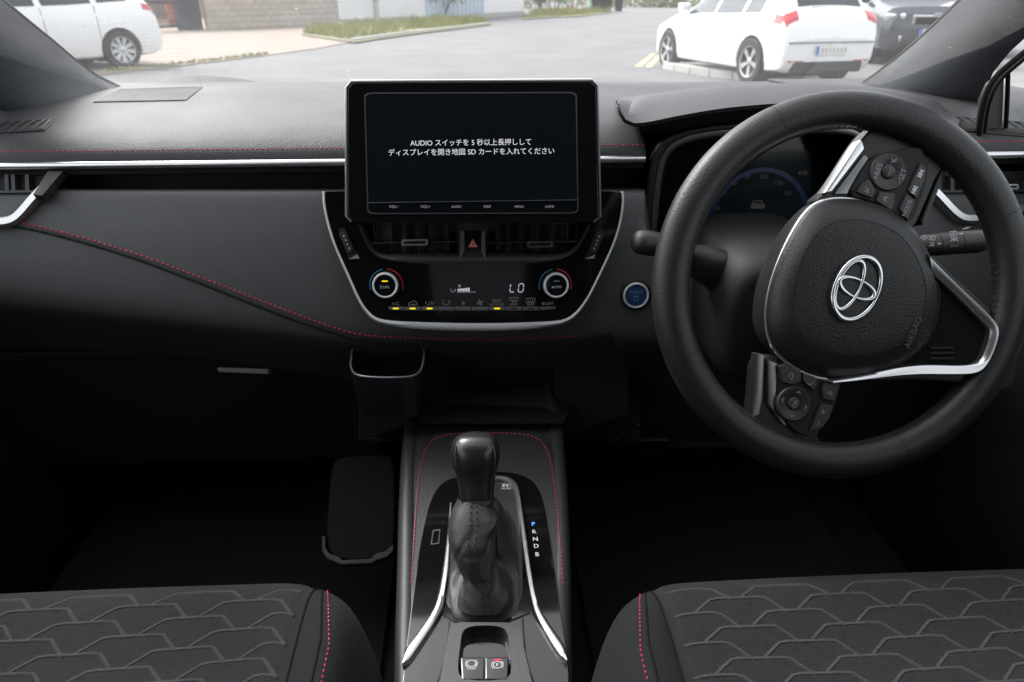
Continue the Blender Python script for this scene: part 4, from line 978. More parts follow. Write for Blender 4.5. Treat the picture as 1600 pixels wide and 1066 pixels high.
strip2([(772, 746), (797, 748), (810, 758), (816, 790), (824, 850), (834, 915), (842, 950), (856, 974), (880, 1008), (884, 1016), (886, 1036)], [(772, 750), (794, 753), (803, 763), (808, 790), (814, 850), (823, 915), (831, 955), (844, 980), (866, 1018), (880, 1036), (885, 1037)])
# seams between the gloss pieces
for q in ([(690, 958), (703, 967), (716, 973), (790, 973), (806, 967), (828, 957)], [(703, 967), (700, 1000), (696, 1030), (684, 1066), (676, 1085)], [(817, 967), (819, 1000), (822, 1030), (833, 1066), (842, 1085)]):
    sweep('panel_seam', [KF.at(x, y, .0018) for x, y in curve2(q, 20)], [(-.0009, -.002), (.0009, -.002), (.0007, .0004), (-.0007, .0004)], KF.ez, black, cn)
# lettering beside the lever
textpx('lettering', 'EV', KF, 785, 758.5, 796, white_print, cn, w_=.0038, bold=.02); textpx('lettering', 'MODE', KF, 783.5, 763.5, 798, white_print, cn, w_=.0038)
for s_, x, y, m_ in (('P', 833.5, 819, lit_blue), ('R', 835, 831, white_print), ('N', 836.5, 842.5, white_print), ('D', 838, 853.5, white_print), ('B', 839.5, 866.5, white_print)):
    text('lettering', s_, KF, *KF.uv(x, y, .002), m_, gp, size=.0075, w_=.0023, bold=.015)
ru = kuv([(676, 829), (688, 827), (686, 850), (673, 852)], .002); ri = kuv([(677.5, 831), (686.5, 829.5), (684.8, 848), (675, 850)], .002)
ring('release_slot', KF, ru, ri, .001, .0024, hardgrey, gp, smooth=0)

# gear lever: knob and folded leather gaiter
gs = thing('gear_lever', KF.at(755, 930), 'automatic gear lever with black leather knob and wrinkled gaiter', 'gear lever')
KB = P(745, 778, .520); KT = P(742, 690, .548)
def kring(c_, ax, rx, ry, n=28, e=.8, twist=0):
    ax = ax.normalized(); sx = Vector((1, 0, 0)); sy = ax.cross(sx).normalized(); sx = sy.cross(ax)
    o_ = []
    for i in range(n):
        t = 2*math.pi*i/n; c0, s0 = math.cos(t), math.sin(t)
        o_.append(c_ + sx*rx*math.copysign(abs(c0)**e, c0) + sy*ry*math.copysign(abs(s0)**e, s0))
    return o_
ax = (KT-KB); 
def pxr(n_px, Y): return n_px/FPX*Y*1.06
prof = [(-.06, 31, .017), (.0, 31.5, .0175), (.12, 32, .0180), (.30, 33.5, .019), (.46, 37, .021), (.58, 41.5, .0235), (.72, 44.5, .0255), (.88, 44.5, .0255), (1.02, 41, .0225), (1.10, 33, .018), (1.15, 23, .012), (1.175, 8, .005)]
loft('knob', [kring(KB.lerp(KT, t), ax, pxr(p, .535), ry, e=.78) for t, p, ry in prof], mat('knob_leather', (.014, .014, .014), .30, bump=(500, .12), voro=True, rvary=.08, vscale=40), gs, smooth=60)
loft('knob_collar', [kring(KB.lerp(KT, t), ax, pxr(p, .535), .0185, e=.8) for t, p in ((-.10, 33), (-.05, 34), (-.02, 33))], hardgrey, gs, smooth=60)
for s in (-1, 1):
    sweep('knob_seam', [KB.lerp(KT, t)+Vector((s*(pxr(p, .535)*.80), 0, 0))-ax.normalized().cross(Vector((1, 0, 0)))*-0.0+Vector((0, -ry*.80, ry*.3)) for t, p, ry in prof[:9]], circ(.0007, 5), Vector((0, -1, 0)), black_thread, gs)
# gaiter: an hourglass of soft leather over a low skirt
base_px = curve2([(703, 950), (702, 890), (704, 840), (712, 806), (740, 792), (780, 792), (800, 806), (808, 850), (812, 900), (812, 950), (806, 970), (756, 972), (708, 970)], 72, True)
base = [KF.at(x, y, .003) for x, y in base_px]; bc = sum(base, Vector())/72
bpol = polar([((p-bc).dot(KF.ex), (p-bc).dot(KF.ey)) for p in base], (0, 0), 72)
loft('gaiter_skirt', [[bc + KF.ex*x*k + KF.ey*y*k + KF.ez*(h*(.22+.78*max(0, min(1, .5+y/.05)))+.0022*math.sin(3*math.atan2(y, x)+9*k)+.0012*math.sin(7*math.atan2(y, x)-6*k)) for x, y in bpol] for k, h in ((1.0, .0), (.985, .005), (.94, .009), (.86, .016), (.76, .027), (.64, .042), (.50, .056), (.38, .064))], boot_leather, gs, cap=(False, True), smooth=80)
GW = [(0, 708, 806), (.06, 711, 805), (.12, 713, 803), (.2, 716, 797), (.28, 719, 790), (.33, 718, 786), (.38, 714, 783), (.45, 708, 781), (.55, 702, 782), (.68, 699, 782), (.78, 699, 787), (.84, 702, 788), (.90, 707, 781), (.96, 714, 775), (1, 716, 774)]
GD = [(0, .032), (.12, .030), (.3, .0265), (.45, .028), (.65, .030), (.85, .026), (1, .0205)]
rings = []
NR = 64; b0_ = KF.at(756, 938, .004); tp_ = KB+ax*.03
for i in range(NR):
    t = i/(NR-1); cen = b0_.lerp(tp_, t) + Vector((0, -.006*math.sin(t*math.pi), 0)); r = []
    xl, xr = ylerp(t, [(q[0], q[1]) for q in GW]), ylerp(t, [(q[0], q[2]) for q in GW])
    cpx, hwm = (xl+xr)/2, pxr((xr-xl)/2, .56-.02*t); dep = ylerp(t, GD)
    cx_m = P(cpx, 880, .56).x
    for j in range(72):
        a = 2*math.pi*j/72; fa = a-math.pi*1.5; fa = (fa+math.pi) % (2*math.pi)-math.pi
        ca, sa = math.cos(a), math.sin(a); e_ = .85
        x = hwm*math.copysign(abs(ca)**e_, ca); y = dep*math.copysign(abs(sa)**e_, sa)
        def valley(a0, t0, slope, wid, aw, dp_): return -dp_*math.exp(-((t-t0-slope*(fa-a0))/wid)**2)*math.exp(-((fa-a0)/aw)**2)
        k = valley(-.75, .33, -.22, .030, .45, .0050) + valley(.75, .33, .26, .030, .40, .0060) + valley(-.45, .62, .30, .03, .45, .0022) + valley(.55, .60, .34, .025, .45, .0034) + valley(.0, .56, .0, .02, .35, .0014)
        k += -valley(.70, .46, .45, .035, .40, .0036) - valley(-.70, .44, -.30, .04, .45, .0030) - valley(.9, .80, .12, .03, .35, .0030) - valley(.8, .10, .2, .05, .35, .0030) - valley(-.75, .12, -.2, .05, .35, .0026)
        k += (.0006*math.sin(5*a+9*t) + .0004*math.sin(9*a-17*t))*math.sin(math.pi*t) - .0012*math.exp(-(fa/.035)**2)
        q = Vector((x, y, 0)); rad = q.normalized() if q.length else Vector((1, 0, 0)); q = q+rad*k*.62
        r.append(Vector((cx_m, cen.y, cen.z)) + KF.ex*q.x + (KF.ey*.82+KF.ez*-.0)*q.y + KF.ez*(-q.y*.35))
    rings.append(r)
gt = loft('gaiter', rings, boot_leather, gs, cap=(False, False), smooth=80)
for dj in (-1, 1):
    idx = 54
    line = []
    for rg_ in rings[1:-1]:
        p = rg_[idx+dj].lerp(rg_[(idx+dj*2) % 72], .1); line.append(p)
    stitches('gaiter_stitching', line, Vector((0, -.7, .7)), black_thread, gt, length=.0034, gap=.002, r=.0007, lift=.0004)

# parking brake switches in their dished housing
pk = thing('brake_switch_panel', KF.at(757, 1066), 'dark switch panel with hold and parking brake rocker keys', 'switch panel')
KFo = KF; KF = KFo.moved(0, 0, .010)
ho = kuv(curve2([(703, 975), (720, 973), (790, 973), (812, 975), (818, 1010), (830, 1062), (840, 1110), (676, 1110), (688, 1062), (698, 1010)], 60, True), .003)
hi = kuv(curve2([(722, 984), (740, 978), (776, 978), (792, 984), (796, 1010), (799, 1040), (797, 1064), (718, 1064), (715, 1040), (719, 1010)], 60, True), .003)
hcx = KF.uv(757, 1030, .003)
H1, H2 = polar(ho, hcx, 80), polar(hi, hcx, 80)
ring('switch_housing', KF, H1, H2, -.004, .0035, hardgrey, pk, bevel=0, smooth=40)
loft('dish', [[KF.pt(*q, .0036) for q in H2], [KF.pt((q[0]-hcx[0])*.96+hcx[0], (q[1]-hcx[1])*.96+hcx[1], -.004) for q in H2], [KF.pt((q[0]-hcx[0])*.86+hcx[0], (q[1]-hcx[1])*.86+hcx[1], -.012) for q in H2]], hard, pk, cap=(False, True), smooth=50)
for x0, x1, s_ in ((718.5, 757, 'HOLD'), (758, 796.5, 'P')):
    kk = prism('rocker_key', KF, kuv([(x0+1, 1026), (x1, 1026), (x1, 1062), (x0+(3 if s_ == 'HOLD' else 0), 1062)] if s_ == 'HOLD' else [(x0, 1026), (x1-1, 1026), (x1-3, 1062), (x0, 1062)], .004), -.012, .004, glossy_screen, pk, bevel=.0016)
    xm = (x0+x1)/2 - (1 if s_ == 'HOLD' else 0); ym = 1037 if s_ == 'HOLD' else 1039
    ARC = [[(3.4*math.cos(a), 3.0*math.sin(a)) for a in [2*math.pi*i/20 for i in range(21)]]] + [[(4.7*math.cos(a), 4.4*math.sin(a)) for a in [s+R(-42+14*i) for i in range(7)]] for s in (0, math.pi)]
    strokes(KF, xm, ym, ARC, white_print, kk, k=.00105, wd=.00030, w_=.0045)
    if s_ == 'HOLD': textpx('lettering', 'HOLD', KF, xm-6.5, 1044.5, xm+6.5, white_print, kk, w_=.0045)
    else:
        text('lettering', 'P', KF, *KF.uv(xm, ym, .0045), white_print, kk, size=.0042, w_=.0045)
        q = kuv([(xm-5.5, 1031), (xm+5.5, 1031)], .0045); fbox('brake_lamp', KF, q[0][0], q[0][1]-.0005, q[1][0], q[0][1]+.0005, .0038, .0046, lit_red, kk)

KF = KFo
# ================================================================== FOOTWELLS
fw = thing('footwell_cover', P(560, 880, .74), 'dark plastic cover with rounded satin lower edge in the passenger footwell', 'trim cover')
ff = Fr(P(560, 870, .72), (1, 0, 0), (0, .75, .55))
prism('cover_plate', ff, ff.uvs(curve2([(508, 850), (511, 800), (516, 735), (524, 712), (600, 708), (618, 712), (618, 850), (604, 870), (560, 878), (520, 872)], 50, True)), -.02, 0, mat('cover_black', (.005, .005, .005), .6, spec=.15), fw, bevel=.004)
prism('lower_lip', ff, ff.uvs([(504, 838), (504, 862), (511, 874), (524, 880), (534, 884), (582, 882), (590, 877), (606, 872), (616, 862), (616, 850), (604, 862), (588, 866), (580, 874), (536, 876), (530, 870), (516, 866), (510, 856), (510, 838)]), -.015, .006, hardgrey, fw, bevel=.002)
for sx, px0, px1, lb in ((-1, 20, 480, 'black floor mat in the passenger footwell'), (1, 940, 1420, 'black floor mat in the driver footwell')):
    o = box('floor_mat', (sx*.38, .80, FLOOR+.008), (.46, .60, .014), carpet, bevel=.005); tag(o, lb, 'floor mat')
fp = thing('accelerator_pedal', (.30, .98, .40), 'black ribbed pedal low in the driver footwell', 'pedal')
box('pedal_pad', (.28, .95, .50), (.055, .014, .17), hard, fp, rot=Matrix.Rotation(R(28), 3, 'X'), bevel=.004)
box('pedal_arm', (.28, 1.03, .60), (.016, .012, .22), black, fp, rot=Matrix.Rotation(R(-20), 3, 'X'))
bp_ = thing('brake_pedal', (.42, .98, .46), 'wide black brake pedal under the steering column', 'pedal')
box('pedal_pad', (.43, .93, .58), (.10, .014, .06), hard, bp_, rot=Matrix.Rotation(R(28), 3, 'X'), bevel=.005)
box('pedal_arm', (.43, 1.00, .68), (.016, .012, .22), black, bp_, rot=Matrix.Rotation(R(-20), 3, 'X'))

# ================================================================== FRONT SEATS
SEAT_Z = .752
def seat(xc, inner, label, cloth_mats, yf, zoff=0.0):
    """inner: side of the cushion that faces the console (+1 right, -1 left)"""
    hw, base_z = .262, SEAT_Z+zoff
    root = thing('front_seat', (xc, .2, FLOOR), label, 'seat', 'front seats')
    def yfront(u):
        s = abs(u)/hw; return yf - .006*s**2 - .070*max(0, (s-.60)/.40)**2.4
    def surf(u, d):
        """u across, d metres back from the front edge"""
        s = abs(u)/hw
        z = base_z - .055*max(0, d) - .010*(1-min(1, (s/.7)**2))*min(1, d/.1)
        r = .050
        if d < r: z -= r*(1-math.sqrt(max(0, 1-(1-d/r)**2)))*.95
        bol = math.exp(-((s-.86)/.10)**2)*.012*min(1, d/.08); z += bol
        if s > .84: z -= .065*((s-.84)/.16)**2.4
        for c_ in (.74,):
            z -= .0035*math.exp(-((s-c_)/.022)**2)*min(1, d/.015+.2)
        return Vector((xc+u, yfront(u)-d, z))
    def nrm(u, d):
        e = .004; a = surf(u+e, d)-surf(u-e, d); b = surf(u, d-e if d > e else 0)-surf(u, d+e); return a.cross(b).normalized()
    us = [hw*(-1+2*i/96) for i in range(97)]
    ds = [0, .0006, .002, .005, .009, .014, .020, .028, .038, .050]+[.05+.012*k for k in range(1, 42)]
    def patch(name, lo, hi, m_):
        uu = [u for u in us if lo-1e-6 <= u <= hi+1e-6]
        rows = []
        for u in uu:
            f0 = surf(u, 0); rows.append([f0+Vector((0, -.05, -.26)), f0+Vector((0, .004, -.09)), f0+Vector((0, .003, -.03))]+[surf(u, d) for d in ds]+[surf(u, ds[-1])+Vector((0, 0, -.1))])
        if lo <= -hw+1e-6: rows = [[p+Vector((0, 0, -.22)) for p in rows[0]]] + rows
        if hi >= hw-1e-6: rows = rows + [[p+Vector((0, 0, -.22)) for p in rows[-1]]]
        return grid(name, rows, m_, root, smooth=70)
    c0 = hw*.74; c0 = min(us, key=lambda x: abs(x-c0)); 
    cu = patch('cushion', -c0, c0, cloth_mats[0]); b1 = patch('bolster', c0, hw, cloth_mats[1]); b2 = patch('bolster', -hw, -c0, cloth_mats[1])
    # woven raised half-hexagons
    per, row = .0915, .0142
    for j in range(26):
        d0 = .030 + j*row
        for i in range(-3, 4):
            uc = i*per + (per/2 if j % 2 else 0) + .010
            sh = [(-.041, .0135), (-.0225, .0), (.0235, .0), (.0255, .0006), (.040, .0155)]
            pts = [(uc+a, d0+b) for a, b in sh]
            fine = [p for p in resample([Vector((a, b, 0)) for a, b in pts], 40) if abs(p.x) < c0-.008]
            if len(fine) < 12: continue
            fine = fine[::3]+[fine[-1]] if (len(fine)-1) % 3 else fine[::3]
            path = [surf(p.x, p.y) for p in fine]; ns = [nrm(p.x, p.y) for p in fine]
            if path[0].z is None: continue
            fade = min(1, d0/.06)
            o_ = sweep('raised_welt', path, lambda t: [(-.0016-.0006*t, -.0003), (.0012+.0002*t, -.0003), (.0008, .0003+.0003*fade), (-.0011-.0004*t, .0003+.0003*fade)], ns, cloth_mats[2], cu, smooth=60)
    # seams between cushion and bolsters
    for s in (-1, 1):
        path = [surf(s*c0, d)+Vector((0, 0, .0004)) for d in ds[1:]]
        sweep('cushion_seam', path, circ(.0012, 6), Vector((0, 0, 1)), felt_black, cu)
        uu = hw*.80*s
        line = [surf(s*hw*(.765+.10*min(1, d/.075)**.7), d)+Vector((0, 0, .0008)) for d in ds[1:]]
        stitches('red_stitching', line, [nrm(s*hw*.86, d) for d in ds[1:]], red_thread, b1 if s > 0 else b2, length=.0030, gap=.0018, r=.0005, lift=.0002)
        line2 = [surf(s*hw*(.75+.085*min(1, d/.075)**.7), d)+Vector((0, 0, .0002)) for d in ds[1:]]
        sweep('bolster_seam', line2, circ(.0009, 6), Vector((0, 0, 1)), felt_black, b1 if s > 0 else b2)
    # backrest behind the camera
    rows = []
    for k in range(9):
        t = k/8; y = -.14-.22*t; z = base_z-.04+.62*t; w_ = .25-.06*t**2
        rows.append([Vector((xc+w_*math.cos(a), y-.055*math.sin(a)*(1 if math.sin(a) > 0 else .9), z)) for a in [2*math.pi*i/20 for i in range(20)]])
    loft('backrest', rows, cloth_mats[1], root, smooth=60)
    return root
seat(-.352, 1, 'passenger seat cushion with hexagon pattern at lower left', (seat_cloth, bolster_cloth, welt_cloth), .487)
seat_cloth2, bolster2, welt2 = seat_cloth, bolster_cloth, welt_cloth
seat(.347, -1, 'driver seat cushion with hexagon pattern below the steering wheel', (seat_cloth2, bolster2, welt2), .468)
for sx in (-1, 1):
    o = box('rear_seat', (sx*.36, -1.25, .74), (.66, .35, .5), bolster_cloth, bevel=.05, seg=3)
    tag(o, 'dark cloth rear bench half behind the %s seat' % ('passenger' if sx < 0 else 'driver'), 'seat', 'rear seats')

# ================================================================== OUTSIDE: GROUND
asphalt = mat('worn_asphalt', (.15, .15, .152), .9, bump=(60, .5), vary=.34, vscale=.7, dist=.01)
paving = mat('brown_pavement', (.245, .205, .172), .9, bump=(40, .5), vary=.14, vscale=1.7, dist=.01)
kerbm = mat('concrete_kerb', (.42, .41, .39), .9, bump=(60, .5), vary=.15, vscale=3, dist=.01)
soil = mat('dry_verge', (.20, .19, .10), .95, vary=.35, vscale=3)
o = raw('ground', [Vector((-400, -60, -.012)), Vector((400, -60, -.012)), Vector((400, 600, -.012)), Vector((-400, 600, -.012))], [(0, 1, 2, 3)], mat('far_ground', (.20, .20, .17), .95, vary=.2, vscale=.2), smooth=0); tag(o, kind='structure')
o = raw('road', [Vector((-60, -40, 0)), Vector((60, -40, 0)), Vector((60, 130, 0)), Vector((-60, 130, 0))], [(0, 1, 2, 3)], asphalt, smooth=0); tag(o, kind='structure')
pv = [(-300, 175), (60, 128), (150, 119), (230, 110), (330, 98), (430, 86), (500, 76), (552, 66), (600, 60)]
poly = [G(x, y) for x, y in pv] + [G(480, 30), G(330, 40), Vector((-26, 30, 0)), Vector((-26, 10, 0))]
o = raw('pavement', [Vector((p.x, p.y, .02)) for p in poly]+[Vector((p.x, p.y, -.01)) for p in poly], [list(range(len(poly)))]+[[i, (i+1) % len(poly), len(poly)+(i+1) % len(poly), len(poly)+i] for i in range(len(poly))], paving, smooth=0); tag(o, kind='structure')
def kerb(name, px, w_, h, n, label, y0=0):
    q = resample([G(x, y) for x, y in px], n+1)
    root = thing(name, q[0], label, 'kerb')
    for a, b in zip(q, q[1:]):
        d = (b-a).normalized(); s = Vector((-d.y, d.x, 0)); fr_ = Fr(a.lerp(b, .5), d, s)
        L_ = (b-a).length/2-.008
        fbox('kerb_stone', fr_, -L_, 0, L_, w_, -.01, h, kerbm, root, bevel=.012)
    return root
kerb('kerb', [(553, 67), (600, 60), (660, 52), (720, 45), (768, 39)], .16, .11, 10, 'concrete kerb along the grass strip beyond the display')
kerb('kerb', [(1034, 107), (1060, 113), (1100, 119), (1172, 128), (1240, 142)], .20, .12, 7, 'pale concrete kerb under the white hatchback on the right')
verge = [(553, 66), (600, 59), (660, 51), (720, 44), (768, 38), (752, 33), (700, 33), (640, 36), (560, 41), (480, 48), (470, 54)]
o = raw('verge', [G(x, y, .05) for x, y in verge], [list(range(len(verge)))], soil, smooth=0); tag(o, kind='structure')
verge2 = [(815, 30), (860, 27), (910, 25), (960, 19), (905, 17), (830, 21)]
o = raw('verge', [G(x, y, .05) for x, y in verge2], [list(range(len(verge2)))], soil, smooth=0); tag(o, kind='structure')
def in_poly(x, y, pl):
    c_ = False; n = len(pl)
    for i in range(n):
        a, b = pl[i], pl[(i+1) % n]
        if (a[1] > y) != (b[1] > y) and x < (b[0]-a[0])*(y-a[1])/(b[1]-a[1])+a[0]: c_ = not c_
    return c_
def grass(name, px, n, hmax, m_, label):
    pl = [tuple(G(x, y)[:2]) for x, y in px]; xs_ = [p[0] for p in pl]; ys_ = [p[1] for p in pl]; v = []; f = []; k = 0
    cl = []
    while len(cl) < 70:
        x, y = random.uniform(min(xs_), max(xs_)), random.uniform(min(ys_), max(ys_))
        if in_poly(x, y, pl): cl.append((x, y, random.uniform(.3, 1.25)))
    while k < n:
        cx, cy_, ch = random.choice(cl)
        x, y = (random.gauss(cx, .35), random.gauss(cy_, .5)) if hmax > .1 and random.random() < .8 else (random.uniform(min(xs_), max(xs_)), random.uniform(min(ys_), max(ys_)))
        if not in_poly(x, y, pl): continue
        k += 1; h = hmax*ch*random.uniform(.2, 1)**1.3; a = random.uniform(0, 6.28); w_ = random.uniform(.012, .03); l_ = random.uniform(-.4, .4)*h
        b0 = len(v); dx, dy = math.cos(a)*w_, math.sin(a)*w_
        v += [Vector((x-dx, y-dy, .04)), Vector((x+dx, y+dy, .04)), Vector((x+l_+dx*.5, y+dy, .04+h*.6)), Vector((x+l_*1.6, y, .04+h))]
        f += [(b0, b0+1, b0+2), (b0, b0+2, b0+3)]
    o_ = raw(name, v, f, m_, None, smooth=0); return tag(o_, label, 'grass', kind='stuff')
grass_m = mat('verge_grass', (.25, .26, .075), .8, vary=.45, vscale=2.2)
grass('grass', verge, 9000, .42, grass_m, 'tall dry grass on the verge beyond the display')
grass('grass', verge2, 4500, .55, grass_m, 'rough grass on the far verge near the bushes')
grass('grass', [(165, 117), (250, 108), (420, 88), (420, 86), (250, 106), (165, 114.5)], 700, .07, grass_m, 'weeds growing along the left pavement edge')
# double yellow lines by the right kerb
ylm = mat('yellow_road_paint', (.62, .52, .24), .8, vary=.25, vscale=4)
for q in ([(992, 104), (1002, 104), (1024, 84), (1018, 84)], [(1008, 105), (1018, 105), (1036, 84), (1030, 84)]):
    o = raw('road_marking', [G(x, y, .004) for x, y in q], [(0, 1, 2, 3)], ylm, smooth=0); tag(o, kind='structure')

# ================================================================== OUTSIDE: WALLS, GATE AND YARD
blockm = [mat('block_%d' % i, (.46*k, .41*k, .355*k), .9, bump=(30, .5), vary=.12, vscale=4, dist=.01) for i, k in enumerate((1, .93, 1.06))]
a, b = G(326, 47), G(530, 38.5)
d = (b-a).normalized(); L_ = (b-a).length
bw = thing('block_wall', a, 'beige concrete block wall beyond the left pavement', 'wall')
wf = Fr(a, d, (0, 0, 1))
fbox('mortar', wf, 0, 0, L_, 2.6, -.2, -.012, mat('mortar', (.37, .34, .30), .95), bw)
bwid, bht = .45, .215; nx = int(L_/bwid); proto = {}
for r in range(12):
    for c_ in range(nx+1):
        x0 = c_*bwid - (bwid/2 if r % 2 else 0); x1 = min(L_, x0+bwid-.012); x0 = max(0, x0)
        if x1-x0 < .05: continue
        key_ = (round(x1-x0, 2), random.randrange(3))
        if key_ not in proto:
            o = fbox('block', Fr((0, 0, 0), d, (0, 0, 1)), 0, 0, x1-x0, bht-.012, -.05, 0, blockm[key_[1]], None, bevel=.004); proto[key_] = o.data; bpy.data.objects.remove(o)
        o = put('block', proto[key_], bw); o.location = wf.pt(x0, r*bht+.006, random.uniform(-.002, .003)) - a
fbox('coping', wf, 0, 12*bht, L_, 12*bht+.09, -.22, .03, kerbm, bw, bevel=.01)
for x in (2.6, 4.6): fbox('pier', wf, x, 0, x+.03, 2.6, 0, .012, kerbm, bw)
white = mat('white_render', (.78, .78, .77), .85, vary=.06, vscale=1.2)
def slab(name, p, q, h, m_, label, cat, th=.25):
    a, b = G(*p), G(*q); fr_ = Fr(a, (b-a), (0, 0, 1)); L_ = (b-a).length
    root = thing(name, a, label, cat)
    fbox('wall_face', fr_, 0, 0, L_, h, -th, 0, m_, root, bevel=.01)
    return root, fr_, L_
ww, wfr, wl_ = slab('white_building', (531, 38.5), (665, 33), 4.2, white, 'long white rendered building behind the grass strip', 'building', 6)
fbox('drain_pipe', wfr, 2.2, 0, 2.42, 4.0, 0, .14, mat('grey_pipe', (.45, .48, .45), .7), ww, bevel=.03)
fbox('plinth', wfr, 0, 0, wl_, .22, 0, .03, kerbm, ww)
bd, bfr, bl_ = slab('blue_shutter_unit', (665, 33), (757, 29), 4.0, mat('pale_blue_sheet', (.52, .60, .68), .6), 'pale blue metal shuttered unit behind the bush', 'building', 6)
for i in range(14): fbox('shutter_rib', bfr, (i+.3)*bl_/14, .05, (i+.55)*bl_/14, 3.6, 0, .05, mat('shutter_rib_m', (.48, .56, .64), .6) if i == 0 else bpy.data.materials['shutter_rib_m'], bd)
wb, wbf, wbl = slab('white_gable', (757, 28), (818, 24), 4.0, white, 'small white gable wall between the bushes', 'building', 5)
fbox('plinth', wbf, 0, 0, wbl, .25, 0, .03, kerbm, wb)
# far hedge, skip, bin
leafm = [mat('leaf_%d' % i, c_, .6, vary=.3, vscale=3) for i, c_ in enumerate(((.065, .115, .035), (.095, .16, .045), (.15, .18, .055)))]
def bush(name, base, w_, h, n, m_, label, leaf=.07, tree=False):
    root = thing(name, base, label, 'bush')
    v = []; f = []
    cl = [(random.uniform(-.5, .5)*w_, random.uniform(-.5, .5)*w_*.7, h*(.25+.6*random.random()), w_*random.uniform(.18, .32)) for _ in range(11)]
    for i in range(n):
        cx, cy_, cz, r = random.choice(cl); u_ = Vector((random.gauss(0, 1), random.gauss(0, 1), random.gauss(0, 1))).normalized()*r*random.random()**.4
        p = base+Vector((cx, cy_, cz))+u_; p.z = max(.05, p.z)
        a = Vector((random.gauss(0, 1), random.gauss(0, 1), random.gauss(0, 1))).normalized()*leaf*random.uniform(.5, 1.2); b = a.orthogonal().normalized()*leaf*.4; b0 = len(v)
        v += [p-a, p+b, p+a, p-b]; f.append((b0, b0+1, b0+2, b0+3))
    raw('foliage', v, f, m_, root, smooth=0)
    for k in range(4):
        q = Vector(cl[k][:3]); tube('stem', [base+Vector((q.x*.15, q.y*.15, 0)), base+Vector((q.x*.5, q.y*.5, q.z*.6)), base+q], .03, mat('bark_%s_%d' % (root.name, k), (.10, .075, .05), .9), root, n=6)
    return root
bush('bush', G(690, 32), 1.9, 2.6, 2600, leafm[0], 'dark green bush standing in front of the pale blue unit')
bush('bush', G(868, 22), 3.0, 3.0, 2600, leafm[1], 'broad green bush at the far road bend, left one', .1)
bush('bush', G(897, 20), 2.6, 3.4, 2600, leafm[0], 'darker green bush beside the green skip', .1)
bush('bush', G(838, 22), 2.0, 2.4, 1500, leafm[0], 'green bush right of the white gable', .1)
hedge_n = 9000; v = []; f = []
for i in range(hedge_n):
    t = random.random(); p = Vector((14+60*t, 84+random.uniform(-2, 2)-20*t, random.uniform(.0, 3.2)*(.7+.3*math.sin(t*40)))); a = Vector((random.gauss(0, 1), random.gauss(0, 1), random.gauss(0, 1))).normalized()*.25; b = a.orthogonal().normalized()*.12; b0 = len(v)
    v += [p-a, p+b, p+a, p-b]; f.append((b0, b0+1, b0+2, b0+3))
tag(raw('hedge', v, f, leafm[2], None, smooth=0), 'pale green hedge along the far end of the road', 'hedge', kind='stuff')
sk = thing('skip', G(940, 18), 'green metal skip at the far roadside', 'skip')
g_ = G(938, 19); green = mat('skip_green', (.03, .22, .09), .5)
rings = [[g_+Vector((x, y, z)) for x, y in ((-.9*k, -.6), (.9*k, -.6), (.9*k, .6), (-.9*k, .6))] for k, z in ((.8, .1), (1.0, 1.0), (1.05, 1.0), (1.05, 1.08), (.97, 1.08), (.78, .2))]
loft('tub', rings, green, sk, bevel=.01)
for s in (-1, 1): box('skid', g_+Vector((s*.5, 0, .06)), (.12, 1.2, .12), black, sk)
g2 = G(966, 19); wbn = thing('wheelie_bin', g2, 'dark wheelie bin leaning beside the green skip', 'bin')
loft('bin_body', [[g2+Vector((x*k, y*k, z)) for x, y in ((-.3, -.3), (.3, -.3), (.3, .3), (-.3, .3))] for k, z in ((.8, .05), (1, 1.0))], black, wbn, bevel=.02); box('lid', g2+Vector((0, 0, 1.04)), (.66, .68, .07), hard, wbn, bevel=.02)
def cone(p, h, label, m_):
    root = thing('traffic_cone', p, label, 'cone', 'orange cones')
    fr_ = Fr(p, (1, 0, 0), (0, 1, 0)); box('base', p+Vector((0, 0, .02)), (.4*h, .4*h, .04), m_, root, bevel=.01)
    lathe('cone_body', fr_, [(.15*h, .03), (.05*h, h*.95), (.03*h, h)], m_, root, n=20)
    lathe('white_band', fr_, [(.15*h-.1*h*.55+.008, h*.52), (.15*h-.1*h*.75+.008, h*.70)], mat('cone_band_%d' % len(bpy.data.materials), (.75, .75, .72), .6), root, n=20, cap=(False, False))
orange = mat('cone_orange', (.75, .16, .06), .6)
cone(G(893, 19), 1.0, 'red traffic cone left of the green skip', mat('cone_red', (.7, .08, .06), .6))
# the yard gate left of the block wall
yard = mat('yard_soil', (.34, .24, .17), .95, vary=.3, vscale=1.5)
ga, gb = G(205, 52), G(322, 47)
o = raw('yard_ground', [ga+Vector((-6, .3, .03)), gb+Vector((0, .3, .03)), gb+Vector((0, 16, .03)), ga+Vector((-6, 16, .03))], [(0, 1, 2, 3)], yard, smooth=0); tag(o, kind='structure')
o = raw('yard_bank', [ga+Vector((-8, 15, 0)), gb+Vector((1, 15, 0)), gb+Vector((1, 16, 2.6)), ga+Vector((-8, 16, 2.6))], [(0, 1, 2, 3)], mat('rubble_bank', (.26, .20, .15), .95, vary=.5, vscale=2, bump=(3, 1), dist=.2), smooth=0); tag(o, kind='structure')
gdir = (gb-ga).normalized(); gfm = Fr(ga, gdir, (0, 0, 1)); gl_ = (gb-ga).length
gt_ = thing('mesh_gate', ga, 'dark steel barred gate between the left white car and block wall', 'gate')
steel = mat('gate_steel', (.035, .04, .05), .6)
for z in (.12, .95, 1.9): fbox('rail', gfm, 0, z, gl_-1.0, z+.09, -.03, .03, steel, gt_)
nb = 38
for i in range(nb):
    x = (gl_-1.0)*(i+.5)/nb; fbox('gate_bar', gfm, x-.012, .2, x+.012, 1.9, -.012, .012, steel, gt_, smooth=0)
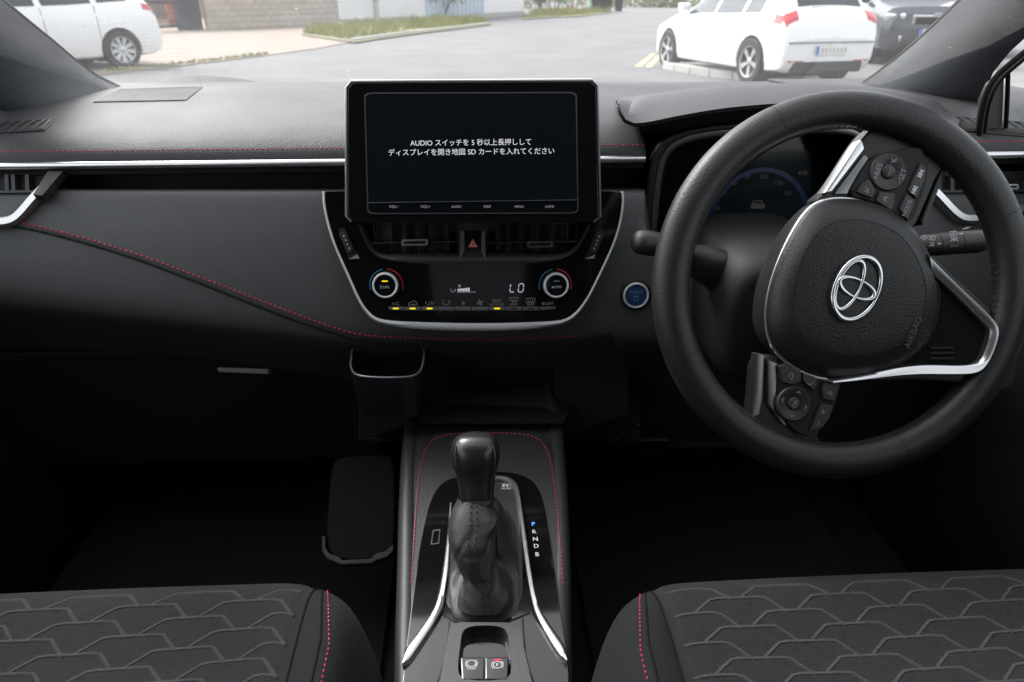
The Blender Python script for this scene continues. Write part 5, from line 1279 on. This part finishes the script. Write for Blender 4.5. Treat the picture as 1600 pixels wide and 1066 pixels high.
for i in range(5):
    z = .32+.3*i; fbox('mesh_wire', gfm, 0, z, gl_-1.0, z+.012, .012, .02, steel, gt_, smooth=0)
pst = thing('gate_post', gfm.pt(gl_-.9, 0), 'broad black gate post beside the block wall', 'post')
fbox('post_plate', gfm, gl_-1.0, 0, gl_-.1, 2.4, -.3, .02, mat('gate_post_black', (.03, .035, .045), .7, vary=.3), pst, bevel=.02)
fbox('post_cap', gfm, gl_-1.05, 2.4, gl_-.05, 2.48, -.33, .05, steel, pst)
for x_, lb in ((273, 'left'), (302, 'right')):
    p = G(x_, 43); p.z = .03
    root = thing('marker_post', p, 'orange plastic barrier post behind the gate, %s one' % lb, 'barrier post', 'orange posts')
    fr_ = Fr(p, (1, 0, 0), (0, 1, 0)); lathe('post_tube', fr_, [(.20, .03), (.17, 1.5), (.10, 1.6)], orange, root, n=18); lathe('post_base', fr_, [(.32, 0), (.32, .06), (.22, .10)], black, root, n=18)

# ================================================================== OUTSIDE: PARKED CARS
tyre_m = mat('tyre_rubber', (.018, .018, .019), .8)
alloy = mat('alloy_silver', (.55, .56, .58), .35, metal=.8)
car_glass = mat('tinted_car_glass', (.04, .05, .06), .08, spec=.3)
lamp_red = mat('tail_lamp_red', (.55, .03, .04), .2, coat=.6)
lamp_clear = mat('head_lamp_glass', (.55, .58, .60), .12, coat=.8)
shadow_gap = mat('shut_line', (.03, .03, .03), .7)
plate_w = mat('plate_white', (.75, .75, .70), .5); plate_b = mat('plate_blue', (.03, .16, .55), .5); plate_k = mat('plate_grey', (.42, .42, .41), .5)
def wheel_mesh(r, wd, spokes):
    """tyre, rim and spokes round the local Y axis"""
    fr_ = Fr((0, 0, 0), (1, 0, 0), (0, 0, 1)); fr_ = Fr((0, 0, 0), (-1, 0, 0), (0, 0, 1))     # outward is +Y
    ty = lathe('tyre', fr_, [(r*.66, -wd/2), (r*.9, -wd/2), (r, -wd*.36), (r, wd*.36), (r*.93, wd/2), (r*.70, wd/2), (r*.67, wd*.40), (r*.66, -wd/2)], tyre_m, None, n=44, cap=(False, False))
    ri_ = lathe('rim', fr_, [(r*.69, wd*.38), (r*.66, wd*.47), (r*.62, wd*.44), (r*.60, wd*.10), (r*.2, wd*.05)], mat('rim_well_%d' % len(bpy.data.materials), (.06, .06, .065), .6), None, n=44, cap=(False, True))
    bm = bmesh.new(); parts = []
    ring_o = lathe('rim_lip', fr_, [(r*.685, wd*.40), (r*.675, wd*.49), (r*.635, wd*.47), (r*.62, wd*.36)], alloy, None, n=44, cap=(False, False))
    v = []; f = []
    for i in range(spokes):
        a = 2*math.pi*i/spokes
        for da in (-.10, .10):
            c0, s0 = math.cos(a+da), math.sin(a+da); pc, ps = -s0, c0; b0 = len(v)
            for rr_, hw_, w_ in ((r*.12, r*.05, wd*.38), (r*.66, r*.055, wd*.43)):
                for sg, dz in ((-1, 0), (1, 0), (1, -wd*.12), (-1, -wd*.12)):
                    v.append(fr_.pt(c0*rr_+pc*hw_*sg, s0*rr_+ps*hw_*sg, w_+dz))
            f += [(b0, b0+1, b0+5, b0+4), (b0+1, b0+2, b0+6, b0+5), (b0+2, b0+3, b0+7, b0+6), (b0+3, b0, b0+4, b0+7)]
    sp_ = raw('spokes', v, f, alloy, None, smooth=0)
    hub_ = lathe('hub_cap', fr_, [(r*.17, wd*.2), (r*.17, wd*.40), (r*.12, wd*.44)], alloy, None, n=24)
    out_ = [('tyre', ty.data), ('rim', ri_.data), ('rim_lip', ring_o.data), ('spokes', sp_.data), ('hub_cap', hub_.data)]
    for o_ in (ty, ri_, ring_o, sp_, hub_): bpy.data.objects.remove(o_)
    return out_
def sec(st):
    """half section from the sill to the roof centre: x, half width, sill z, belt z, roof z, roof half width"""
    x, w_, lo_, be, ro, wr = st
    mid = lo_+(be-lo_)*.55
    return [(.0, lo_), (w_*.80, lo_), (w_*.95, lo_+.04), (w_*.99, lo_+(be-lo_)*.22), (w_, mid), (w_*.995, be-(be-lo_)*.18), (w_*.965, be), (wr+(w_*.965-wr)*.55, be+(ro-be)*.45), (wr, ro-(ro-be)*.12), (wr*.88, ro-.004), (wr*.45, ro+.012), (0, ro+.016)]
def lerp_st(S, x):
    for a, b in zip(S, S[1:]):
        if b[0] <= x <= a[0]:
            t = (a[0]-x)/(a[0]-b[0]); t2 = t
            return (x,)+tuple(a[k]+(b[k]-a[k])*t2 for k in range(1, 6))
    return S[0] if x > S[0][0] else S[-1]
def make_car(label, loc, heading, S, paint, axles, wr, track, glass_x, rear_glass, spokes=5, lights=(), plates=(), extra=None, group='parked cars', wheels_seen=True, front_glass=None, name='parked_car', split=None, glass_top=.80, lamps_=None):
    root = thing(name, loc, label, 'car', group, local=True, rotz=heading)
    xs_ = []
    x = S[0][0]
    keyx = [s[0] for s in S]; n = 60
    xs_ = sorted(set([round(S[0][0]+(S[-1][0]-S[0][0])*i/n, 4) for i in range(n+1)]+keyx), reverse=True)
    def pt(x, t, sgn, off=0):
        q = sec(lerp_st(S, x)); i = min(len(q)-2, int(t)); a, b = q[i], q[i+1]; k = t-i
        y, z = a[0]+(b[0]-a[0])*k, a[1]+(b[1]-a[1])*k
        ny, nz = (b[1]-a[1]), -(b[0]-a[0]); l_ = math.hypot(ny, nz) or 1
        return Vector((x, sgn*(y+ny/l_*off), z+nz/l_*off))
    rings = []
    for x in xs_:
        q = sec(lerp_st(S, x)); r = [Vector((x, y, z)) for y, z in q]+[Vector((x, -y, z)) for y, z in q[-2:0:-1]]; rings.append(r)
    body = loft('body', rings, paint, root, smooth=28, local=True)
    # wheel arches cut out of the body
    cut = bmesh.new()
    for ax_ in axles:
        for sg in (-1, 1):
            m4 = Matrix.Translation((ax_, sg*(track+.05), wr)) @ Matrix.Rotation(math.pi/2, 4, 'X')
            bmesh.ops.create_cone(cut, cap_ends=True, segments=36, radius1=wr*1.13, radius2=wr*1.13, depth=.5, matrix=m4)
    cme = bpy.data.meshes.new('arch_cut'); cut.to_mesh(cme); cut.free(); co = bpy.data.objects.new('arch_cut', cme); COL.objects.link(co)
    md = body.modifiers.new('arch', 'BOOLEAN'); md.object = co; md.operation = 'DIFFERENCE'; md.solver = 'EXACT'
    par = body.parent; body.parent = None; bpy.context.view_layer.update()
    me = bpy.data.meshes.new_from_object(body.evaluated_get(bpy.context.evaluated_depsgraph_get()))
    body.modifiers.clear(); body.data = me; body.parent = par; bpy.data.objects.remove(co)
    me.materials.clear(); me.materials.append(paint)
    for p_ in me.polygons: p_.material_index = 0
    me.shade_smooth(); me.set_sharp_from_angle(angle=R(28))
    def patch(nm, x0, x1, t0, t1, sgn, m_, off=.006, par_=None, nx_=12, nt_=6, trim=None):
        rows_ = []
        for i in range(nx_+1):
            xx = x0+(x1-x0)*i/nx_; row_ = []
            for j in range(nt_+1):
                tt = t0+(t1-t0)*j/nt_; row_.append(pt(xx, tt, sgn, off))
            rows_.append(row_)
        return raw(nm, [p_ for r_ in rows_ for p_ in r_], [[i*(nt_+1)+j, i*(nt_+1)+j+1, (i+1)*(nt_+1)+j+1, (i+1)*(nt_+1)+j] for i in range(nx_) for j in range(nt_)], m_, par_ or body, smooth=60, local=True)
    for sg in (-1, 1):
        for x0, x1 in glass_x: patch('side_window', x0, x1, 6.10, 6.10+2*glass_top, sg, car_glass)
        patch('sill', axles[0]-wr*1.2, axles[1]+wr*1.2, 1.2, 2.1, sg, hard if extra == 'suv' else paint, .010)
        for x in (split or ()): patch('door_line', x-.005, x+.005, 2.3, 5.95, sg, shadow_gap, .0025, nx_=1)
        mx_ = glass_x[0][0]+.05
        if extra != 'nomirror':
            p_ = pt(mx_, 6.2, sg, .10); box('door_mirror', p_+Vector((.0, 0, .03)), (.12, .20, .13), paint, root, bevel=.03, local=True)
    for nm, gx in (('rear_window', rear_glass), ('front_window', front_glass)):
        if gx:
            g0, g1, ta = gx
            rows_ = [[pt(g0+(g1-g0)*i/10, ta+(11-ta)*j/8, 1, .006) for j in range(9)]+[pt(g0+(g1-g0)*i/10, 11-(11-ta)*j/8, -1, .006) for j in range(1, 9)] for i in range(11)]
            grid(nm, rows_, car_glass, root, smooth=60, local=True)
    for nm, x0, x1, t0, t1, m_, of_ in (lamps_ or ()):
        for sg in (-1, 1): patch(nm, x0, x1, t0, t1, sg, m_, of_, par_=root)
    for nm, c_, s_, m_, rot in lights: box(nm, c_, s_, m_, root, rot=rot, bevel=min(s_)*.3, seg=2, local=True)
    wm = wheel_mesh(wr, .20, spokes)
    for ax_ in axles:
        for sg in (-1, 1):
            wroot = bpy.data.objects.new('wheel', None); COL.objects.link(wroot); wroot.parent = root; wroot.location = (ax_, sg*track, wr); wroot.rotation_euler = (0, random.random()*3, 0 if sg > 0 else math.pi)
            for nm, me_ in wm: put(nm, me_, wroot)
    for ax_ in axles: box('wheel_well', (ax_, 0, wr+.08), (wr*2.1, track*2-.24, wr*1.7), black, root, local=True)
    for x_, z_, s_ in plates:
        n_ = box('number_plate', (x_+s_*.008, 0, z_), (.014, .52, .11), plate_w, root, local=True); box('plate_band', (x_+s_*.010, .235*s_*-1, z_), (.016, .045, .108), plate_b, n_, local=True)
        for q in range(7):                         # characters too blurred to read
            box('plate_character', (x_+s_*.0155, s_*(-.15+.062*q), z_), (.004, .030, .055), plate_k, n_, local=True)
    return root
HATCH = [(2.12, .62, .34, .50, .56, .45), (2.06, .74, .24, .60, .66, .60), (1.90, .84, .20, .70, .76, .68), (1.30, .89, .19, .86, .93, .72), (.92, .90, .19, .91, 1.00, .70), (.20, .90, .19, .93, 1.42, .56), (-.60, .90, .19, .94, 1.46, .57), (-1.40, .90, .19, .97, 1.43, .56), (-1.72, .89, .20, .99, 1.38, .56), (-1.98, .87, .22, .97, 1.03, .64), (-2.06, .86, .25, .90, .96, .66), (-2.11, .84, .30, .80, .86, .66), (-2.14, .80, .36, .60, .66, .62)]
white_paint = mat('white_car_paint', (.87, .87, .865), .25, coat=.8, rvary=.05)
rw = G(1172, 132); fwh = G(1046, 103)*.965
hd = math.atan2(fwh.y-rw.y, fwh.x-rw.x)
# the axle mid point on the left side, then the car's centre line to its right
midp = rw.lerp(fwh, .5); rt = Vector((math.sin(hd), -math.cos(hd), 0))
wb2 = (fwh-rw).length/2
k_ = wb2/1.315*.97
Sg = [(a*k_, r[0]*.89, r[1], r[2], r[3], r[4]*.89) for a, *r in HATCH]
mo = midp + rt*.71
make_car('white hatchback seen from its rear corner on the right of the road', mo, hd, Sg, white_paint, (wb2, -wb2), .325, .71, ((.72*k_, -.10*k_), (-.18*k_, -.92*k_), (-1.0*k_, -1.42*k_)), (-1.74*k_, -1.95*k_, 8.6), 5,
    lamps_=[('tail_lamp', -1.82*k_, -1.985*k_, 5.15, 5.98, lamp_red, .008), ('tail_lamp', -1.985*k_, -2.09*k_, 5.6, 8.3, lamp_red, .010)],
    lights=[('badge', (-2.09*k_, 0, .80), (.03, .11, .11), darksilver, None), ('rear_valance', (-2.10*k_, 0, .30), (.10, 1.16, .16), hard, None)]
    + [('reflector', (-2.11*k_, sg*.54, .38), (.06, .26, .03), lamp_red, None) for sg in (-1, 1)]
    + [('bumper_crease', (-2.135*k_, 0, .62), (.05, 1.4, .012), shadow_gap, None), ('wiper', (-1.95*k_, .12, 1.06), (.03, .34, .02), black, None)],
    plates=((-2.155*k_, .52, -1),), group='cars parked on the right', split=(.80*k_, -.12*k_, -.95*k_), front_glass=(.88*k_, .25*k_, 8.6))
# dark SUV facing us beside it
SUV = [(2.25, .60, .42, .66, .74, .50), (2.20, .76, .32, .80, .90, .66), (2.05, .88, .27, .90, 1.02, .74), (1.40, .93, .26, .98, 1.10, .78), (1.00, .93, .26, 1.02, 1.15, .76), (.25, .93, .26, 1.06, 1.58, .60), (-.8, .93, .26, 1.10, 1.63, .60), (-1.7, .92, .27, 1.14, 1.58, .58), (-2.05, .90, .29, 1.10, 1.30, .60), (-2.2, .86, .36, .9, 1.0, .6)]
dark_paint = mat('dark_blue_paint', (.020, .026, .040), .22, coat=.9)
sp0 = G(1446, 106); sdir = Vector((math.cos(R(-104)), math.sin(R(-104)), 0))
make_car('dark blue SUV facing the camera behind the white hatchback', sp0 - sdir*2.25, R(-104), SUV, dark_paint, (1.32, -1.32), .35, .82, ((.75, -.15), (-.25, -1.05), (-1.15, -1.7)), None, 7,
    lights=[('head_lamp', (2.06, sg*.66, .86), (.24, .36, .15), lamp_clear, Matrix.Rotation(sg*R(24), 3, 'Z') @ Matrix.Rotation(R(18), 3, 'Y')) for sg in (-1, 1)]
    + [('fog_lamp_trim', (2.12, sg*.62, .50), (.22, .26, .14), chrome, Matrix.Rotation(sg*R(22), 3, 'Z')) for sg in (-1, 1)]
    + [('grille_frame', (2.20, 0, .80), (.10, .86, .20), chrome, None), ('grille', (2.22, 0, .795), (.09, .76, .13), black, None), ('badge', (2.27, 0, .89), (.02, .16, .07), chrome, None), ('lower_grille', (2.20, 0, .42), (.12, 1.1, .16), hard, None)],
    plates=((2.262, .60, 1),), extra='suv', group='cars parked on the right', split=(.85, -.2), front_glass=(.95, .30, 8.6))
make_car('dark van just right of the SUV, mostly behind the pillar', sp0 + Vector((3.0, 4.5, 0)), R(-90-10), [(a, b, c_, d*1.12, e*1.25, f_*1.15) for a, b, c_, d, e, f_ in SUV], dark_paint, (1.4, -1.4), .35, .82, ((.7, -.2),), None, 5, lights=[('head_lamp', (2.06, sg*.66, .96), (.24, .36, .2), lamp_clear, None) for sg in (-1, 1)], group='cars parked on the right', front_glass=(.95, .30, 8.6))
# white compact on the left, nose out of the frame
MPV = [(2.15, .62, .34, .56, .62, .45), (2.08, .76, .24, .70, .78, .60), (1.85, .86, .20, .84, .92, .68), (1.30, .89, .19, .98, 1.06, .72), (1.0, .89, .19, 1.01, 1.12, .70), (.30, .89, .19, 1.02, 1.50, .57), (-.6, .89, .19, 1.04, 1.56, .57), (-1.4, .89, .19, 1.09, 1.53, .56), (-1.80, .88, .20, 1.12, 1.44, .56), (-2.02, .86, .22, 1.06, 1.14, .64), (-2.12, .84, .26, .88, .96, .66), (-2.18, .80, .34, .62, .70, .62)]
lw_ = G(196, 107)
hd2 = math.pi + R(50); fw2 = Vector((math.cos(hd2), math.sin(hd2), 0)); lt2 = Vector((-math.sin(hd2), math.cos(hd2), 0))
make_car('white compact car parked on the left pavement, side towards us', lw_ + fw2*1.35 - lt2*.80, hd2, MPV, white_paint, (1.35, -1.35), .325, .80, ((.80, -.10), (-.20, -1.0), (-1.1, -1.62)), (-1.84, -1.98, 8.6), 9,
    lamps_=[('tail_lamp', -1.88, -2.02, 5.3, 5.98, lamp_red, .008), ('tail_lamp', -2.02, -2.11, 5.6, 7.4, lamp_red, .010)], plates=((-2.19, .55, -1),), group='car parked on the left', split=(.86, -.15, -1.02), front_glass=(.95, .35, 8.6))

# remove the lettering source
bpy.data.objects.remove(_to)
